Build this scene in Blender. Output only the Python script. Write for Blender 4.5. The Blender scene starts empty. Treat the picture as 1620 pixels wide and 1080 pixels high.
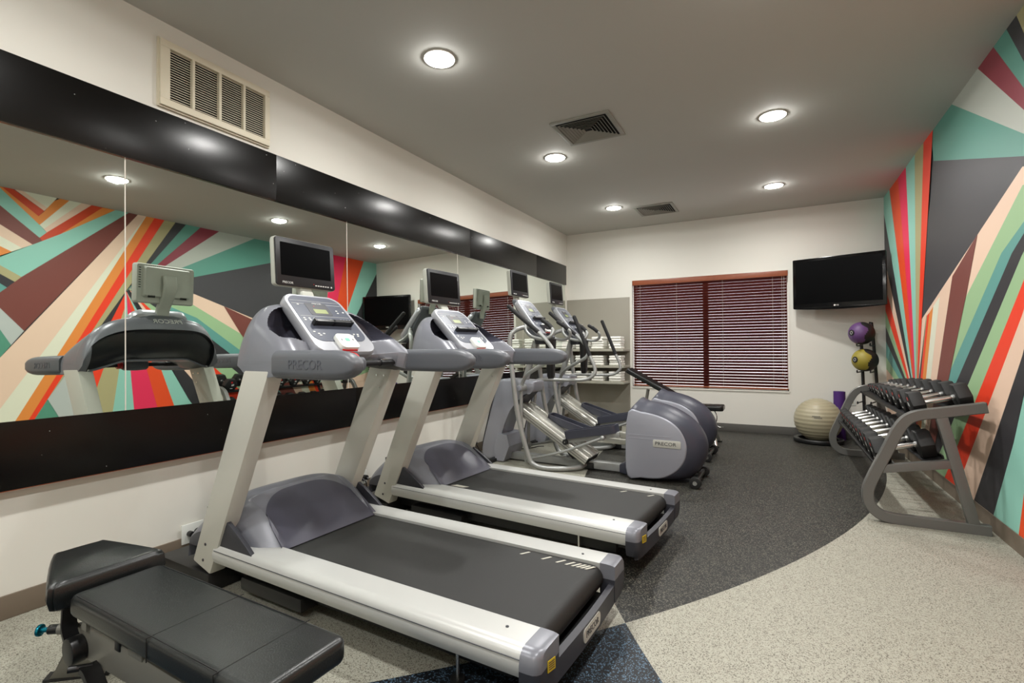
import bpy, bmesh, math, random
from mathutils import Matrix, Vector
from mathutils.geometry import tessellate_polygon
random.seed(7)
PI = math.pi
R = math.radians
SC = bpy.context.scene
COL = SC.collection

# ------------------------------------------------------------------ camera
cam_d = bpy.data.cameras.new('camera'); cam = bpy.data.objects.new('camera', cam_d); COL.objects.link(cam)
YAW, PITCH, ROLL, FPX, EYE = .49086, .01313, -.00592, 780.7, 1.184
_f = Vector((-math.sin(YAW)*math.cos(PITCH), math.cos(YAW)*math.cos(PITCH), math.sin(PITCH)))
_r = Vector((math.cos(YAW), math.sin(YAW), 0)); _u = _r.cross(_f)
_r2 = _r*math.cos(ROLL)+_u*math.sin(ROLL); _u2 = -_r*math.sin(ROLL)+_u*math.cos(ROLL)
cam.matrix_world = Matrix(((_r2.x, _u2.x, -_f.x, 0), (_r2.y, _u2.y, -_f.y, 0), (_r2.z, _u2.z, -_f.z, EYE), (0, 0, 0, 1)))
cam_d.sensor_fit = 'HORIZONTAL'; cam_d.sensor_width = 36; cam_d.lens = 36*FPX/1620
cam_d.clip_start = .02; cam_d.clip_end = 200
SC.camera = cam
# ------------------------------------------------------------------ world, exposure
SC.view_settings.view_transform = 'Standard'; SC.view_settings.look = 'None'
SC.view_settings.gamma = 1; SC.view_settings.use_curve_mapping = False
SC.view_settings.exposure = 0.0
W = bpy.data.worlds.new('world'); SC.world = W; W.use_nodes = True
W.node_tree.nodes['Background'].inputs[0].default_value = (.95, .93, 1.0, 1)
W.node_tree.nodes['Background'].inputs[1].default_value = 3.2
# ------------------------------------------------------------------ ceiling lamps (x, y); the fittings are built below
XL, XR, YB, YF, H = -3.018, 1.216, 7.585, -2.2, 3.03
LAMPS = [(-1.87, y) for y in (-1.25, .62, 2.54, 4.41, 6.38)]+[(.0, y) for y in (-1.25, .66, 2.56, 4.45, 6.4)]
for lx, ly in LAMPS:
    ld = bpy.data.lights.new('downlight', 'AREA'); ld.shape = 'DISK'; ld.size = .16
    ld.energy = 22; ld.color = (1, .992, .965); ld.spread = R(160)
    lo = bpy.data.objects.new('downlight', ld); lo.location = (lx, ly, H-.016); COL.objects.link(lo)
    for kind, watt, dz in (('SPOT', 12, .016), ('POINT', 3.2, .03)):      # the bulb: full light downwards and sideways, a little onto the ceiling
        ld = bpy.data.lights.new('downlight_bulb', kind); ld.shadow_soft_size = .012; ld.energy = watt; ld.color = (1, .992, .965)
        if kind == 'SPOT': ld.spot_size = R(176); ld.spot_blend = .12
        lo = bpy.data.objects.new('downlight_bulb', ld); lo.location = (lx, ly, H-dz); COL.objects.link(lo)

# ------------------------------------------------------------------ materials
def lin(c):
    return tuple(((v/255)/12.92 if v/255 <= .04045 else ((v/255+.055)/1.055)**2.4) for v in c)
MATS = {}
def mat(name, rgb, rough=.5, metal=0, spec=.5, noise=0, nscale=40, bump=0, bscale=200, emit=0, coat=0, mixc=None):
    m = bpy.data.materials.new(name); m.use_nodes = True; nt = m.node_tree; b = nt.nodes['Principled BSDF']
    c = (*lin(rgb), 1); b.inputs['Base Color'].default_value = c
    b.inputs['Roughness'].default_value = rough; b.inputs['Metallic'].default_value = metal
    b.inputs['Specular IOR Level'].default_value = spec; b.inputs['Coat Weight'].default_value = coat
    tc = nt.nodes.new('ShaderNodeTexCoord')
    if noise or mixc:
        n = nt.nodes.new('ShaderNodeTexNoise'); n.inputs['Scale'].default_value = nscale; n.inputs['Detail'].default_value = 4
        nt.links.new(tc.outputs['Object'], n.inputs['Vector'])
        mx = nt.nodes.new('ShaderNodeMix'); mx.data_type = 'RGBA'
        mx.inputs[6].default_value = c
        mx.inputs[7].default_value = (*lin(mixc), 1) if mixc else (*[v*(1-noise) for v in c[:3]], 1)
        nt.links.new(n.outputs[0], mx.inputs[0]); nt.links.new(mx.outputs[2], b.inputs['Base Color'])
    if bump:
        n2 = nt.nodes.new('ShaderNodeTexNoise'); n2.inputs['Scale'].default_value = bscale; n2.inputs['Detail'].default_value = 3
        nt.links.new(tc.outputs['Object'], n2.inputs['Vector'])
        bp = nt.nodes.new('ShaderNodeBump'); bp.inputs['Strength'].default_value = bump; bp.inputs['Distance'].default_value = .002
        nt.links.new(n2.outputs[0], bp.inputs['Height']); nt.links.new(bp.outputs[0], b.inputs['Normal'])
    if emit:
        b.inputs['Emission Color'].default_value = c; b.inputs['Emission Strength'].default_value = emit
    MATS[name] = m
    return m
mat('wall_paint', (222, 220, 211), .8, noise=.03, nscale=3)
mat('ceiling_paint', (192, 191, 184), .85, noise=.03, nscale=3)
mat('skirting', (112, 100, 86), .55)
mat('skirting_grey', (84, 82, 78), .55)
mat('black_lacquer', (8, 6, 5), .27, spec=.3, noise=.3, nscale=9)
mat('mirror', (226, 231, 225), .012, 1)
mat('chrome', (226, 226, 224), .24, 1)
mat('brushed_alu', (205, 204, 196), .33, .85, noise=.06, nscale=60)
mat('satin_silver', (198, 197, 188), .42, .15)
mat('rail_silver', (196, 197, 194), .35, .3)
mat('purple_grey', (120, 122, 130), .32, .15, noise=.08, nscale=12)
mat('purple_dark', (70, 70, 82), .38, .1)
mat('slate_dark', (48, 49, 56), .45)
mat('bezel_black', (27, 28, 32), .35)
mat('handle_grey', (92, 95, 101), .42)
mat('machine_grey', (154, 156, 166), .38, .2)
mat('tube_grey', (160, 162, 160), .35, .35)
mat('navy_plastic', (62, 64, 76), .4)
mat('console_silver', (172, 174, 180), .3, .4)
mat('console_panel', (80, 85, 98), .3)
mat('white_plastic', (226, 228, 222), .4)
mat('cream_plastic', (212, 210, 192), .45)
mat('light_grey_plastic', (176, 178, 168), .5)
mat('black_plastic', (20, 20, 21), .4)
mat('black_gloss', (6, 6, 7), .14, spec=.3)
mat('screen_black', (3, 3, 4), .3, spec=.06)
mat('black_foam', (26, 26, 28), .75, bump=.3, bscale=400)
mat('rubber_black', (20, 20, 20), .6, bump=.2, bscale=300)
mat('belt_black', (27, 27, 26), .55, noise=.35, nscale=7, bump=.35, bscale=500)
mat('belt_mark', (190, 188, 176), .7)
mat('leather_black', (27, 30, 30), .3, noise=.25, nscale=14, bump=.25, bscale=260)
mat('bench_grey', (128, 126, 118), .42, .3)
mat('rack_grey', (108, 108, 105), .32, .25)
mat('lcd_green', (136, 146, 92), .4)
mat('key_green', (120, 205, 170), .4)
mat('red_plastic', (205, 32, 34), .4)
mat('warning_yellow', (196, 170, 30), .5)
mat('teal_anodised', (20, 120, 140), .25, .8)
mat('badge_silver', (196, 196, 188), .4, .3)
mat('text_dark', (52, 54, 58), .5)
mat('text_emboss', (84, 86, 94), .45)
mat('text_light', (205, 206, 202), .5)
mat('lamp_glow', (255, 250, 238), .5, emit=14)
mat('lamp_ring', (245, 243, 238), .5)
mat('vent_grey', (150, 149, 140), .6)
mat('vent_dark', (14, 14, 14), .8)
mat('grille_cream', (214, 206, 184), .5)
mat('wood_slat', (92, 34, 26), .38, noise=.3, nscale=30)
mat('wood_valance', (146, 78, 48), .35, noise=.3, nscale=22)
mat('cord_white', (206, 200, 188), .7)
mat('panel_greige', (150, 146, 134), .65, noise=.04, nscale=4)
mat('shelf_greige', (168, 166, 152), .5)
mat('shelf_back', (84, 80, 70), .7)
mat('towel_white', (250, 249, 242), .95, bump=.6, bscale=350)
mat('ball_beige', (166, 158, 132), .4)
mat('ball_purple', (92, 60, 110), .5, bump=.3, bscale=120)
mat('ball_yellow', (150, 138, 50), .5, bump=.3, bscale=120)
mat('mat_purple', (70, 30, 110), .65)
mat('window_white', (220, 216, 208), .5)
mat('window_brown', (60, 24, 20), .5)
for k, c in dict(dark=(52, 51, 54), bigdark=(66, 65, 68), mint=(146, 202, 186), maroon=(122, 66, 58), peach=(236, 204, 180), cream=(230, 230, 208),
                 orange=(232, 142, 66), red=(240, 66, 36), red2=(208, 70, 34), red3=(230, 80, 36), pink=(232, 50, 90), olive=(176, 168, 124), teal=(98, 158, 150),
                 teal2=(92, 152, 136), green=(158, 192, 146), marred=(140, 48, 62), grey=(186, 192, 188), grey2=(184, 188, 178), greenteal=(86, 148, 124)).items():
    mat('mural_'+k, c, .5, spec=.35)

def floor_material():
    m = bpy.data.materials.new('rubber_floor'); m.use_nodes = True; nt = m.node_tree; N = nt.nodes; L = nt.links
    b = N['Principled BSDF']; b.inputs['Roughness'].default_value = .5; b.inputs['Specular IOR Level'].default_value = .35
    g = N.new('ShaderNodeNewGeometry'); sep = N.new('ShaderNodeSeparateXYZ'); L.new(g.outputs['Position'], sep.inputs[0])
    def circle(cx, cy, r):
        d = N.new('ShaderNodeVectorMath'); d.operation = 'DISTANCE'
        cb = N.new('ShaderNodeCombineXYZ'); L.new(sep.outputs[0], cb.inputs[0]); L.new(sep.outputs[1], cb.inputs[1])
        L.new(cb.outputs[0], d.inputs[0]); d.inputs[1].default_value = (cx, cy, 0)
        lt = N.new('ShaderNodeMath'); lt.operation = 'LESS_THAN'; L.new(d.outputs['Value'], lt.inputs[0]); lt.inputs[1].default_value = r
        return lt.outputs[0]
    A = circle(-6.510, 6.647, 7.463); B = circle(5.548, 6.142, 7.338)
    def speck(scale, thr):
        v = N.new('ShaderNodeTexVoronoi'); v.inputs['Scale'].default_value = scale; L.new(g.outputs['Position'], v.inputs['Vector'])
        sp = N.new('ShaderNodeSeparateColor'); L.new(v.outputs['Color'], sp.inputs[0])
        t = N.new('ShaderNodeMath'); t.operation = 'LESS_THAN'; L.new(sp.outputs[0], t.inputs[0]); t.inputs[1].default_value = thr
        return t.outputs[0], sp
    def mix(fac, a, c2):
        mx = N.new('ShaderNodeMix'); mx.data_type = 'RGBA'; L.new(fac, mx.inputs[0])
        for i, s in ((6, a), (7, c2)):
            if isinstance(s, tuple): mx.inputs[i].default_value = (*lin(s), 1)
            else: L.new(s, mx.inputs[i])
        return mx.outputs[2]
    s1, _ = speck(260, .30); s2, _ = speck(330, .14); s3, _ = speck(240, .20); s4, _ = speck(300, .13)
    light = mix(s2, mix(s1, (164, 163, 150), (146, 144, 131)), (84, 80, 70))
    dark = mix(s3, mix(s4, (30, 30, 28), (18, 18, 17)), (98, 96, 86))
    blue = mix(s3, mix(s4, (24, 27, 32), (16, 18, 21)), (80, 104, 124))
    lower = mix(B, blue, light)      # outside circle A
    upper = mix(B, light, dark)      # inside circle A
    col = mix(A, lower, upper)
    L.new(col, b.inputs['Base Color'])
    bp = N.new('ShaderNodeBump'); bp.inputs['Strength'].default_value = .15; bp.inputs['Distance'].default_value = .001
    n = N.new('ShaderNodeTexNoise'); n.inputs['Scale'].default_value = 350; L.new(g.outputs['Position'], n.inputs['Vector'])
    L.new(n.outputs[0], bp.inputs['Height']); L.new(bp.outputs[0], b.inputs['Normal'])
    MATS['rubber_floor'] = m
floor_material()

# ------------------------------------------------------------------ mesh helpers
class MB:
    """collects shapes in one bmesh; build() links them as one mesh object"""
    def __init__(s): s.bm = bmesh.new(); s.mats = []
    def mi(s, m):
        if m not in s.mats: s.mats.append(m)
        return s.mats.index(m)
    def merge(s, t, m, M=None, bevel=0, seg=2, ang=30):
        if bevel:
            bmesh.ops.recalc_face_normals(t, faces=t.faces)
            es = [e for e in t.edges if len(e.link_faces) == 2 and e.calc_face_angle(0) > R(ang)]
            bmesh.ops.bevel(t, geom=es, offset=bevel, segments=seg, affect='EDGES', profile=.6, clamp_overlap=True)
        if M is not None: bmesh.ops.transform(t, matrix=M, verts=t.verts)
        i = s.mi(m)
        for f in t.faces: f.material_index = i
        me = bpy.data.meshes.new('t'); t.to_mesh(me); t.free(); s.bm.from_mesh(me); bpy.data.meshes.remove(me)
        return s
    def box(s, lo, hi, m, M=None, bevel=0, seg=2):
        t = bmesh.new(); bmesh.ops.create_cube(t, size=1)
        c = [(a+b)/2 for a, b in zip(lo, hi)]; d = [abs(b-a) for a, b in zip(lo, hi)]
        bmesh.ops.transform(t, matrix=Matrix.Translation(c) @ Matrix.Diagonal((*d, 1)), verts=t.verts)
        return s.merge(t, m, M, bevel, seg)
    def hexa(s, b4, t4, m, bevel=0, M=None):
        t = bmesh.new(); v = [t.verts.new(p) for p in list(b4)+list(t4)]
        for f in ((3, 2, 1, 0), (4, 5, 6, 7), (0, 1, 5, 4), (1, 2, 6, 5), (2, 3, 7, 6), (3, 0, 4, 7)): t.faces.new([v[i] for i in f])
        return s.merge(t, m, M, bevel)
    def prism(s, pts, a, b, m, axis='y', M=None, bevel=0, seg=2, ang=30):
        """extrude a 2D outline: axis y -> pts are (x,z); x -> (y,z); z -> (x,y)"""
        t = bmesh.new()
        def P(p, k): return {'y': (p[0], k, p[1]), 'x': (k, p[0], p[1]), 'z': (p[0], p[1], k)}[axis]
        va = [t.verts.new(P(p, a)) for p in pts]; vb = [t.verts.new(P(p, b)) for p in pts]; n = len(pts)
        t.faces.new(va); t.faces.new(vb[::-1])
        for i in range(n): t.faces.new((va[i], vb[i], vb[(i+1) % n], va[(i+1) % n]))
        bmesh.ops.recalc_face_normals(t, faces=t.faces)
        return s.merge(t, m, M, bevel, seg, ang)
    def cyl(s, p0, p1, r, m, n=20, r2=None, M=None, bevel=0):
        t = bmesh.new(); p0 = Vector(p0); p1 = Vector(p1); d = p1-p0
        bmesh.ops.create_cone(t, cap_ends=True, segments=n, radius1=r, radius2=r if r2 is None else r2, depth=d.length)
        q = Vector((0, 0, 1)).rotation_difference(d.normalized()).to_matrix().to_4x4()
        bmesh.ops.transform(t, matrix=Matrix.Translation((p0+p1)/2) @ q, verts=t.verts)
        return s.merge(t, m, M, bevel, 2, 50)
    def ball(s, c, r, m, u=24, v=16, sc=(1, 1, 1), M=None):
        t = bmesh.new(); bmesh.ops.create_uvsphere(t, u_segments=u, v_segments=v, radius=r)
        bmesh.ops.transform(t, matrix=Matrix.Translation(c) @ Matrix.Diagonal((*sc, 1)), verts=t.verts)
        return s.merge(t, m, M)
    def loft(s, rings, m, cap=True, closed=True, M=None, loop=False):
        t = bmesh.new(); V = [[t.verts.new(p) for p in r] for r in rings]; n = len(rings[0])
        K = len(V)
        for k in range(K if loop else K-1):
            A, B = V[k], V[(k+1) % K]
            for i in range(n if closed else n-1):
                j = (i+1) % n; t.faces.new((A[i], A[j], B[j], B[i]))
        if cap and not loop: t.faces.new(V[0][::-1]); t.faces.new(V[-1])
        bmesh.ops.recalc_face_normals(t, faces=t.faces)
        return s.merge(t, m, M)
    def tube(s, pts, r, m, n=12, smooth=4, sec=None, loop=False, M=None, up=None):
        P = [Vector(p) for p in pts]
        if smooth > 1: P = spline(P, smooth, loop)
        K = len(P); T = []
        for i in range(K):
            if loop: d = P[(i+1) % K]-P[i-1]
            else: d = P[min(i+1, K-1)]-P[max(i-1, 0)]
            T.append(d.normalized())
        u = Vector(up) if up else (Vector((0, 0, 1)) if abs(T[0].z) < .9 else Vector((0, 1, 0)))
        rings = []
        for i in range(K):
            if up: u = Vector(up)
            a = (u-T[i]*u.dot(T[i])).normalized(); b = T[i].cross(a); u = a
            if sec: rings.append([P[i]+b*x+a*y for x, y in sec])
            else:
                rr = r[min(int(i*len(r)/K), len(r)-1)] if isinstance(r, (list, tuple)) else r
                rings.append([P[i]+(a*math.cos(2*PI*k/n)+b*math.sin(2*PI*k/n))*rr for k in range(n)])
        return s.loft(rings, m, loop=loop, M=M)
    def build(s, name, parent=None, angle=38, M=None):
        me = bpy.data.meshes.new(name)
        if M is not None: bmesh.ops.transform(s.bm, matrix=M, verts=s.bm.verts)
        for f in s.bm.faces: f.smooth = True
        s.bm.to_mesh(me); s.bm.free()
        for m in s.mats: me.materials.append(MATS[m])
        me.set_sharp_from_angle(angle=R(angle))
        o = bpy.data.objects.new(name, me); COL.objects.link(o)
        if parent: o.parent = parent
        return o
def spline(P, k, loop=False):
    n = len(P); out = []
    if n < 3: return P
    for i in range(n if loop else n-1):
        p1, p2 = P[i], P[(i+1) % n]
        p0 = P[i-1] if (i > 0 or loop) else p1*2-p2
        p3 = P[(i+2) % n] if (i+2 < n or loop) else p2*2-p1
        for j in range(k):
            t = j/k
            out.append(.5*((2*p1)+(p2-p0)*t+(2*p0-5*p1+4*p2-p3)*t*t+(3*p1-p0-3*p2+p3)*t**3))
    if not loop: out.append(P[-1])
    return out
def rrect(w, h, r, n=5, cx=0, cy=0):
    o = []
    for sx, sy, a0 in ((1, 1, 0), (-1, 1, 90), (-1, -1, 180), (1, -1, 270)):
        for k in range(n+1):
            a = R(a0+90*k/n); o.append((cx+sx*(w/2-r)+r*math.cos(a), cy+sy*(h/2-r)+r*math.sin(a)))
    return o
def basis(o, x, y):
    x = Vector(x).normalized(); y = Vector(y).normalized(); z = x.cross(y)
    return Matrix(((x.x, y.x, z.x, o[0]), (x.y, y.y, z.y, o[1]), (x.z, y.z, z.z, o[2]), (0, 0, 0, 1)))
def text(name, body, size, m, M, parent=None, depth=.001, sx=1, bold=0):
    c = bpy.data.curves.new(name, 'FONT'); c.body = body; c.size = size; c.extrude = depth; c.align_x = 'CENTER'; c.align_y = 'CENTER'; c.offset = bold
    c.resolution_u = 2
    t = bpy.data.objects.new(name, c); COL.objects.link(t)
    dg = bpy.context.evaluated_depsgraph_get(); me = bpy.data.meshes.new_from_object(t.evaluated_get(dg))
    bpy.data.objects.remove(t); me.transform(M @ Matrix.Diagonal((sx, 1, 1, 1))); me.materials.clear(); me.materials.append(MATS[m])
    o = bpy.data.objects.new(name, me); COL.objects.link(o)
    if parent: o.parent = parent
    return o
def tag(o, label=None, cat=None, group=None, kind=None):
    if label: o['label'] = label
    if cat: o['category'] = cat
    if group: o['group'] = group
    if kind: o['kind'] = kind
    return o
def thing(name, label, cat, loc=(0, 0, 0), rz=0, group=None):
    o = bpy.data.objects.new(name, None); COL.objects.link(o); o.location = loc; o.rotation_euler = (0, 0, rz); o.empty_display_size = .1
    return tag(o, label, cat, group)
def dup(root, loc, rz=None, label=None, group=None):
    def cp(o, par):
        c = o.copy(); COL.objects.link(c)
        if par: c.parent = par
        for ch in [x for x in KIDS.get(o.name, ())]: cp(ch, c)
        return c
    KIDS = {}
    for x in COL.objects:
        if x.parent: KIDS.setdefault(x.parent.name, []).append(x)
    r = cp(root, None); r.location = loc
    if rz is not None: r.rotation_euler = (0, 0, rz)
    if label: r['label'] = label
    if group: r['group'] = group
    return r
def struct(name, mb, parent=None, label=None):
    o = mb.build(name, parent)
    if not parent: o['kind'] = 'structure'
    if label: tag(o, label)
    return o
MURAL=[
('dark',[(7.585,0.0),(7.585,3.03),(-1.5,3.03),(-1.5,0.0)]),
('teal',[(0.6,0.1),(-1.5,0.291),(-1.5,0.959)]),
('cream',[(0.6,0.1),(-1.5,0.959),(-1.5,1.627)]),
('maroon',[(0.6,0.1),(-1.5,1.627),(-1.5,2.295)]),
('mint',[(0.6,0.1),(-1.5,2.295),(-1.5,2.8),(-1.443,3.03),(-1.29,3.03)]),
('orange',[(0.6,0.1),(-1.29,3.03),(-0.629,3.03)]),
('red',[(0.6,0.1),(-0.629,3.03),(-0.062,3.03)]),
('peach',[(0.6,0.1),(-0.062,3.03),(0.458,3.03)]),
('dark',[(0.6,0.1),(0.458,3.03),(0.931,3.03)]),
('olive',[(0.6,0.1),(0.931,3.03),(1.309,3.03)]),
('mint',[(0.6,0.1),(1.309,3.03),(1.64,3.03)]),
('maroon',[(0.6,0.1),(1.64,3.03),(1.885,3.03)]),
('peach',[(0.6,0.1),(1.885,3.03),(1.96,3.03),(1.96,2.6)]),
('cream',[(0.6,0.1),(1.96,2.6),(1.96,2.1)]),
('orange',[(0.6,0.1),(1.96,2.1),(1.96,1.5)]),
('red',[(0.6,0.1),(1.96,1.5),(1.96,0.8)]),
('greenteal',[(0.6,0.1),(1.96,0.8),(1.96,0.0),(1.28,0.0)]),
('mint',[(2.408,2.617),(2.348,2.689),(2.088,2.958),(2.018,3.03),(1.95,3.03),(1.95,2.902),(2.348,2.546)]),
('maroon',[(2.37,2.511),(2.348,2.546),(1.95,2.902),(1.95,2.68),(2.289,2.459)]),
('peach',[(2.289,2.459),(1.95,2.68),(1.95,2.55),(2.203,2.405)]),
('cream',[(2.203,2.405),(1.95,2.55),(1.95,2.434),(2.124,2.351)]),
('orange',[(2.124,2.351),(1.95,2.434),(1.95,2.24),(2.025,2.278)]),
('orange',[(2.348,2.689),(2.018,3.03),(2.044,3.03),(2.339,2.785),(2.388,2.849),(2.465,2.981),(2.527,3.03),(2.611,3.03)]),
('red2',[(2.339,2.785),(2.044,3.03),(2.134,3.03),(2.388,2.856)]),
('peach',[(2.388,2.856),(2.143,3.03),(2.215,3.03),(2.414,2.895)]),
('cream',[(2.414,2.895),(2.215,3.03),(2.5,3.03)]),
('cream',[(2.348,2.689),(2.611,3.03),(2.725,3.03),(2.383,2.651)]),
('peach',[(2.383,2.651),(2.725,3.03),(2.822,3.03),(2.408,2.617)]),
('red2',[(2.408,2.617),(2.822,3.03),(2.933,3.03),(2.526,2.621),(2.37,2.511),(2.348,2.546)]),
('orange',[(2.526,2.621),(2.933,3.03),(3.061,3.03)]),
('mint',[(2.526,2.621),(2.289,2.459),(1.95,2.227),(1.95,2.244),(2.197,2.091),(3.134,2.965),(3.204,3.03),(3.063,3.03)]),
('olive',[(2.197,2.091),(1.95,2.244),(1.95,2.152),(2.146,2.03)]),
('dark',[(2.146,2.03),(1.95,2.152),(1.95,2.062),(2.082,1.964)]),
('teal',[(2.082,1.964),(1.95,2.062),(1.95,1.83),(1.95,1.826)]),
('maroon',[(2.197,2.091),(2.082,1.964),(1.95,1.826),(2.215,1.508),(3.304,3.03),(3.203,3.03)]),
('grey',[(2.215,1.508),(1.95,1.841),(1.95,1.666),(2.113,1.356)]),
('greenteal',[(2.113,1.356),(1.95,1.666),(1.95,1.112),(2.023,1.215)]),
('peach',[(3.396,3.03),(1.625,0.0),(1.164,0.0),(3.306,3.03)]),
('cream',[(3.401,3.03),(1.866,0.0),(1.625,0.0),(3.396,3.03)]),
('orange',[(3.498,3.03),(1.976,0.0),(1.866,0.0),(3.401,3.03)]),
('red',[(3.618,3.03),(2.008,0.0),(1.976,0.0),(3.498,3.03)]),
('greenteal',[(2.408,0.753),(2.008,0.0),(2.758,0.0)]),
('grey',[(2.408,0.753),(2.758,0.0),(3.208,0.0),(2.571,1.024)]),
('olive',[(3.756,3.03),(2.571,1.027),(2.408,0.753),(3.618,3.03)]),
('dark',[(3.892,3.03),(3.171,2.03),(2.924,1.458),(2.678,0.877),(2.571,1.027),(3.756,3.03)]),
('teal2',[(4.087,3.03),(3.2,2.06),(3.171,2.03),(3.892,3.03)]),
('marred',[(4.355,3.03),(3.2,2.06),(4.087,3.03)]),
('grey2',[(4.908,3.03),(3.2,2.06),(4.355,3.03)]),
('teal2',[(5.469,3.03),(5.42,2.765),(3.2,2.06),(4.908,3.03)]),
('bigdark',[(3.2,2.06),(5.42,2.765),(5.46,2.6),(5.8,2.0),(6.13,0.58),(5.721,1.456),(4.408,1.932),(3.716,2.166)]),
('peach',[(3.2,2.06),(3.716,2.166),(7.585,0.858),(7.585,0.0),(7.383,0.0),(3.721,2.063)]),
('green',[(3.2,2.06),(3.721,2.063),(7.383,0.0),(6.403,0.0),(4.022,1.74)]),
('teal',[(3.2,2.06),(4.022,1.74),(6.403,0.0),(6.072,0.0),(3.873,1.715)]),
('dark',[(3.2,2.06),(3.873,1.715),(6.072,0.0),(5.708,0.0),(3.746,1.678)]),
('green',[(3.2,2.06),(3.746,1.678),(5.708,0.0),(5.36,0.0),(3.744,1.522)]),
('red',[(3.2,2.06),(3.744,1.522),(5.36,0.0),(5.024,0.0),(3.752,1.351)]),
('peach',[(3.2,2.06),(3.752,1.351),(5.024,0.0),(4.654,0.0),(3.762,1.121)]),
('dark',[(3.2,2.06),(3.762,1.121),(4.654,0.0),(4.286,0.0),(3.894,0.62)]),
('mint',[(3.171,2.03),(3.894,0.62),(4.286,0.0),(3.884,0.0),(3.556,1.044)]),
('red3',[(3.171,2.03),(3.556,1.044),(3.884,0.0),(3.636,0.0),(3.381,1.083)]),
('pink',[(3.171,2.03),(3.381,1.083),(3.636,0.0),(3.282,0.0),(3.204,1.089)]),
('mint',[(3.171,2.03),(3.204,1.089),(3.282,0.0),(2.94,0.0),(3.092,1.085)]),
('olive',[(3.171,2.03),(3.092,1.085),(2.94,0.0),(2.604,0.0),(3.153,1.827)]),
('red',[(3.171,2.03),(3.153,1.827),(2.604,0.0),(2.307,0.0),(2.924,1.458)]),
('grey',[(2.408,0.753),(2.758,0.0),(3.182,0.0),(2.678,0.877),(2.571,1.024)]),
('maroon',[(4.408,1.932),(4.66,1.534),(5.127,0.873),(5.744,0.0),(5.928,0.0),(4.957,1.717)]),
('peach',[(4.957,1.717),(5.294,1.59),(6.013,0.0),(5.928,0.0)]),
('cream',[(5.294,1.59),(5.492,1.523),(6.143,0.0),(6.013,0.0)]),
('orange',[(5.492,1.523),(5.618,1.475),(6.285,0.0),(6.143,0.0)]),
('red',[(5.618,1.475),(5.69,1.456),(6.399,0.0),(6.285,0.0)]),
('olive',[(5.69,1.456),(5.721,1.456),(6.412,0.0),(6.399,-0.0)]),
('dark',[(5.721,1.456),(6.15,0.62),(7.585,0.294),(7.585,0.0),(6.353,0.0),(6.08,0.58)]),
('red',[(5.712,3.03),(6.13,0.58),(5.411,3.03)]),
('olive',[(6.033,3.03),(6.13,0.58),(5.712,3.03)]),
('mint',[(6.407,3.03),(6.13,0.58),(6.033,3.03)]),
('pink',[(6.772,3.03),(6.13,0.58),(6.407,3.03)]),
('red3',[(7.238,3.03),(6.13,0.58),(6.772,3.03)]),
('mint',[(7.571,3.03),(7.585,3.027),(7.585,2.823),(6.13,0.58),(7.238,3.03)]),
('dark',[(7.585,2.257),(6.13,0.58),(7.585,2.823)]),
('peach',[(7.585,1.933),(6.13,0.58),(7.585,2.257)]),
('red',[(7.585,1.618),(6.13,0.58),(7.585,1.933)]),
('green',[(7.585,1.423),(6.13,0.58),(7.585,1.618)]),
('dark',[(7.585,1.238),(6.13,0.58),(7.585,1.423)]),
('teal',[(7.585,1.043),(6.13,0.58),(7.585,1.238)]),
('green',[(7.585,0.895),(6.13,0.58),(7.585,1.043)]),
('peach',[(7.585,0.71),(6.13,0.58),(7.585,0.895)]),
('peach',[(6.2,0.57),(6.8,0.5),(6.62,0.43)]),
]

# ================================================================== ROOM
WX0, WX1, WZ0, WZ1 = -1.945, .155, .583, 2.208      # window opening in the back wall
b = MB(); b.box((XL-.15, YF-.15, -.1), (XR+.15, YB+.25, 0), 'rubber_floor'); struct('floor', b)
b = MB(); b.box((XL-.15, YF-.15, H), (XR+.15, YB+.25, H+.12), 'ceiling_paint'); struct('ceiling', b)
b = MB(); b.box((XL-.15, YF-.15, 0), (XL, YB+.2, H), 'wall_paint'); struct('wall_left', b)
b = MB(); b.box((XL, YF-.15, 0), (XR+.15, YF, H), 'wall_paint'); struct('wall_front', b)
b = MB()
b.box((XL, YB, 0), (WX0, YB+.2, H), 'wall_paint'); b.box((WX1, YB, 0), (XR+.15, YB+.2, H), 'wall_paint')
b.box((WX0, YB, 0), (WX1, YB+.2, WZ0), 'wall_paint'); b.box((WX0, YB, WZ1), (WX1, YB+.2, H), 'wall_paint'); struct('wall_back', b)
# right wall with its painted mural of radiating stripes
b = MB(); b.box((XR, YF, 0), (XR+.15, YB, H), 'wall_paint')
t = bmesh.new()
for i, (c, p) in enumerate(MURAL):
    x = XR-.0005-.00012*i
    vs = [Vector((x, y, z)) for y, z in p]
    for tri in tessellate_polygon([vs]):
        q = [vs[k] for k in tri]
        if (q[1]-q[0]).cross(q[2]-q[0]).length < 1e-7: continue
        f = t.faces.new([t.verts.new(v) for v in q]); f.normal_update()
        if f.normal.x > 0: f.normal_flip()
        f.material_index = b.mi('mural_'+c)
me = bpy.data.meshes.new('t'); t.to_mesh(me); t.free(); b.bm.from_mesh(me)
o = struct('wall_right', b)
tag(o, 'wall painted with a mural of wide stripes radiating from two points')
BH = .105
b = MB(); b.box((XL, YF, 0), (XL+.012, YB, BH), 'skirting', bevel=.003); struct('baseboard_left', b)
b = MB(); b.box((XR-.014, YF, 0), (XR-.0092, YB, BH), 'skirting'); struct('baseboard_right', b)
b = MB(); b.box((XL+.012, YB-.012, 0), (XR-.012, YB, BH), 'skirting_grey', bevel=.003); struct('baseboard_back', b)
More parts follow.
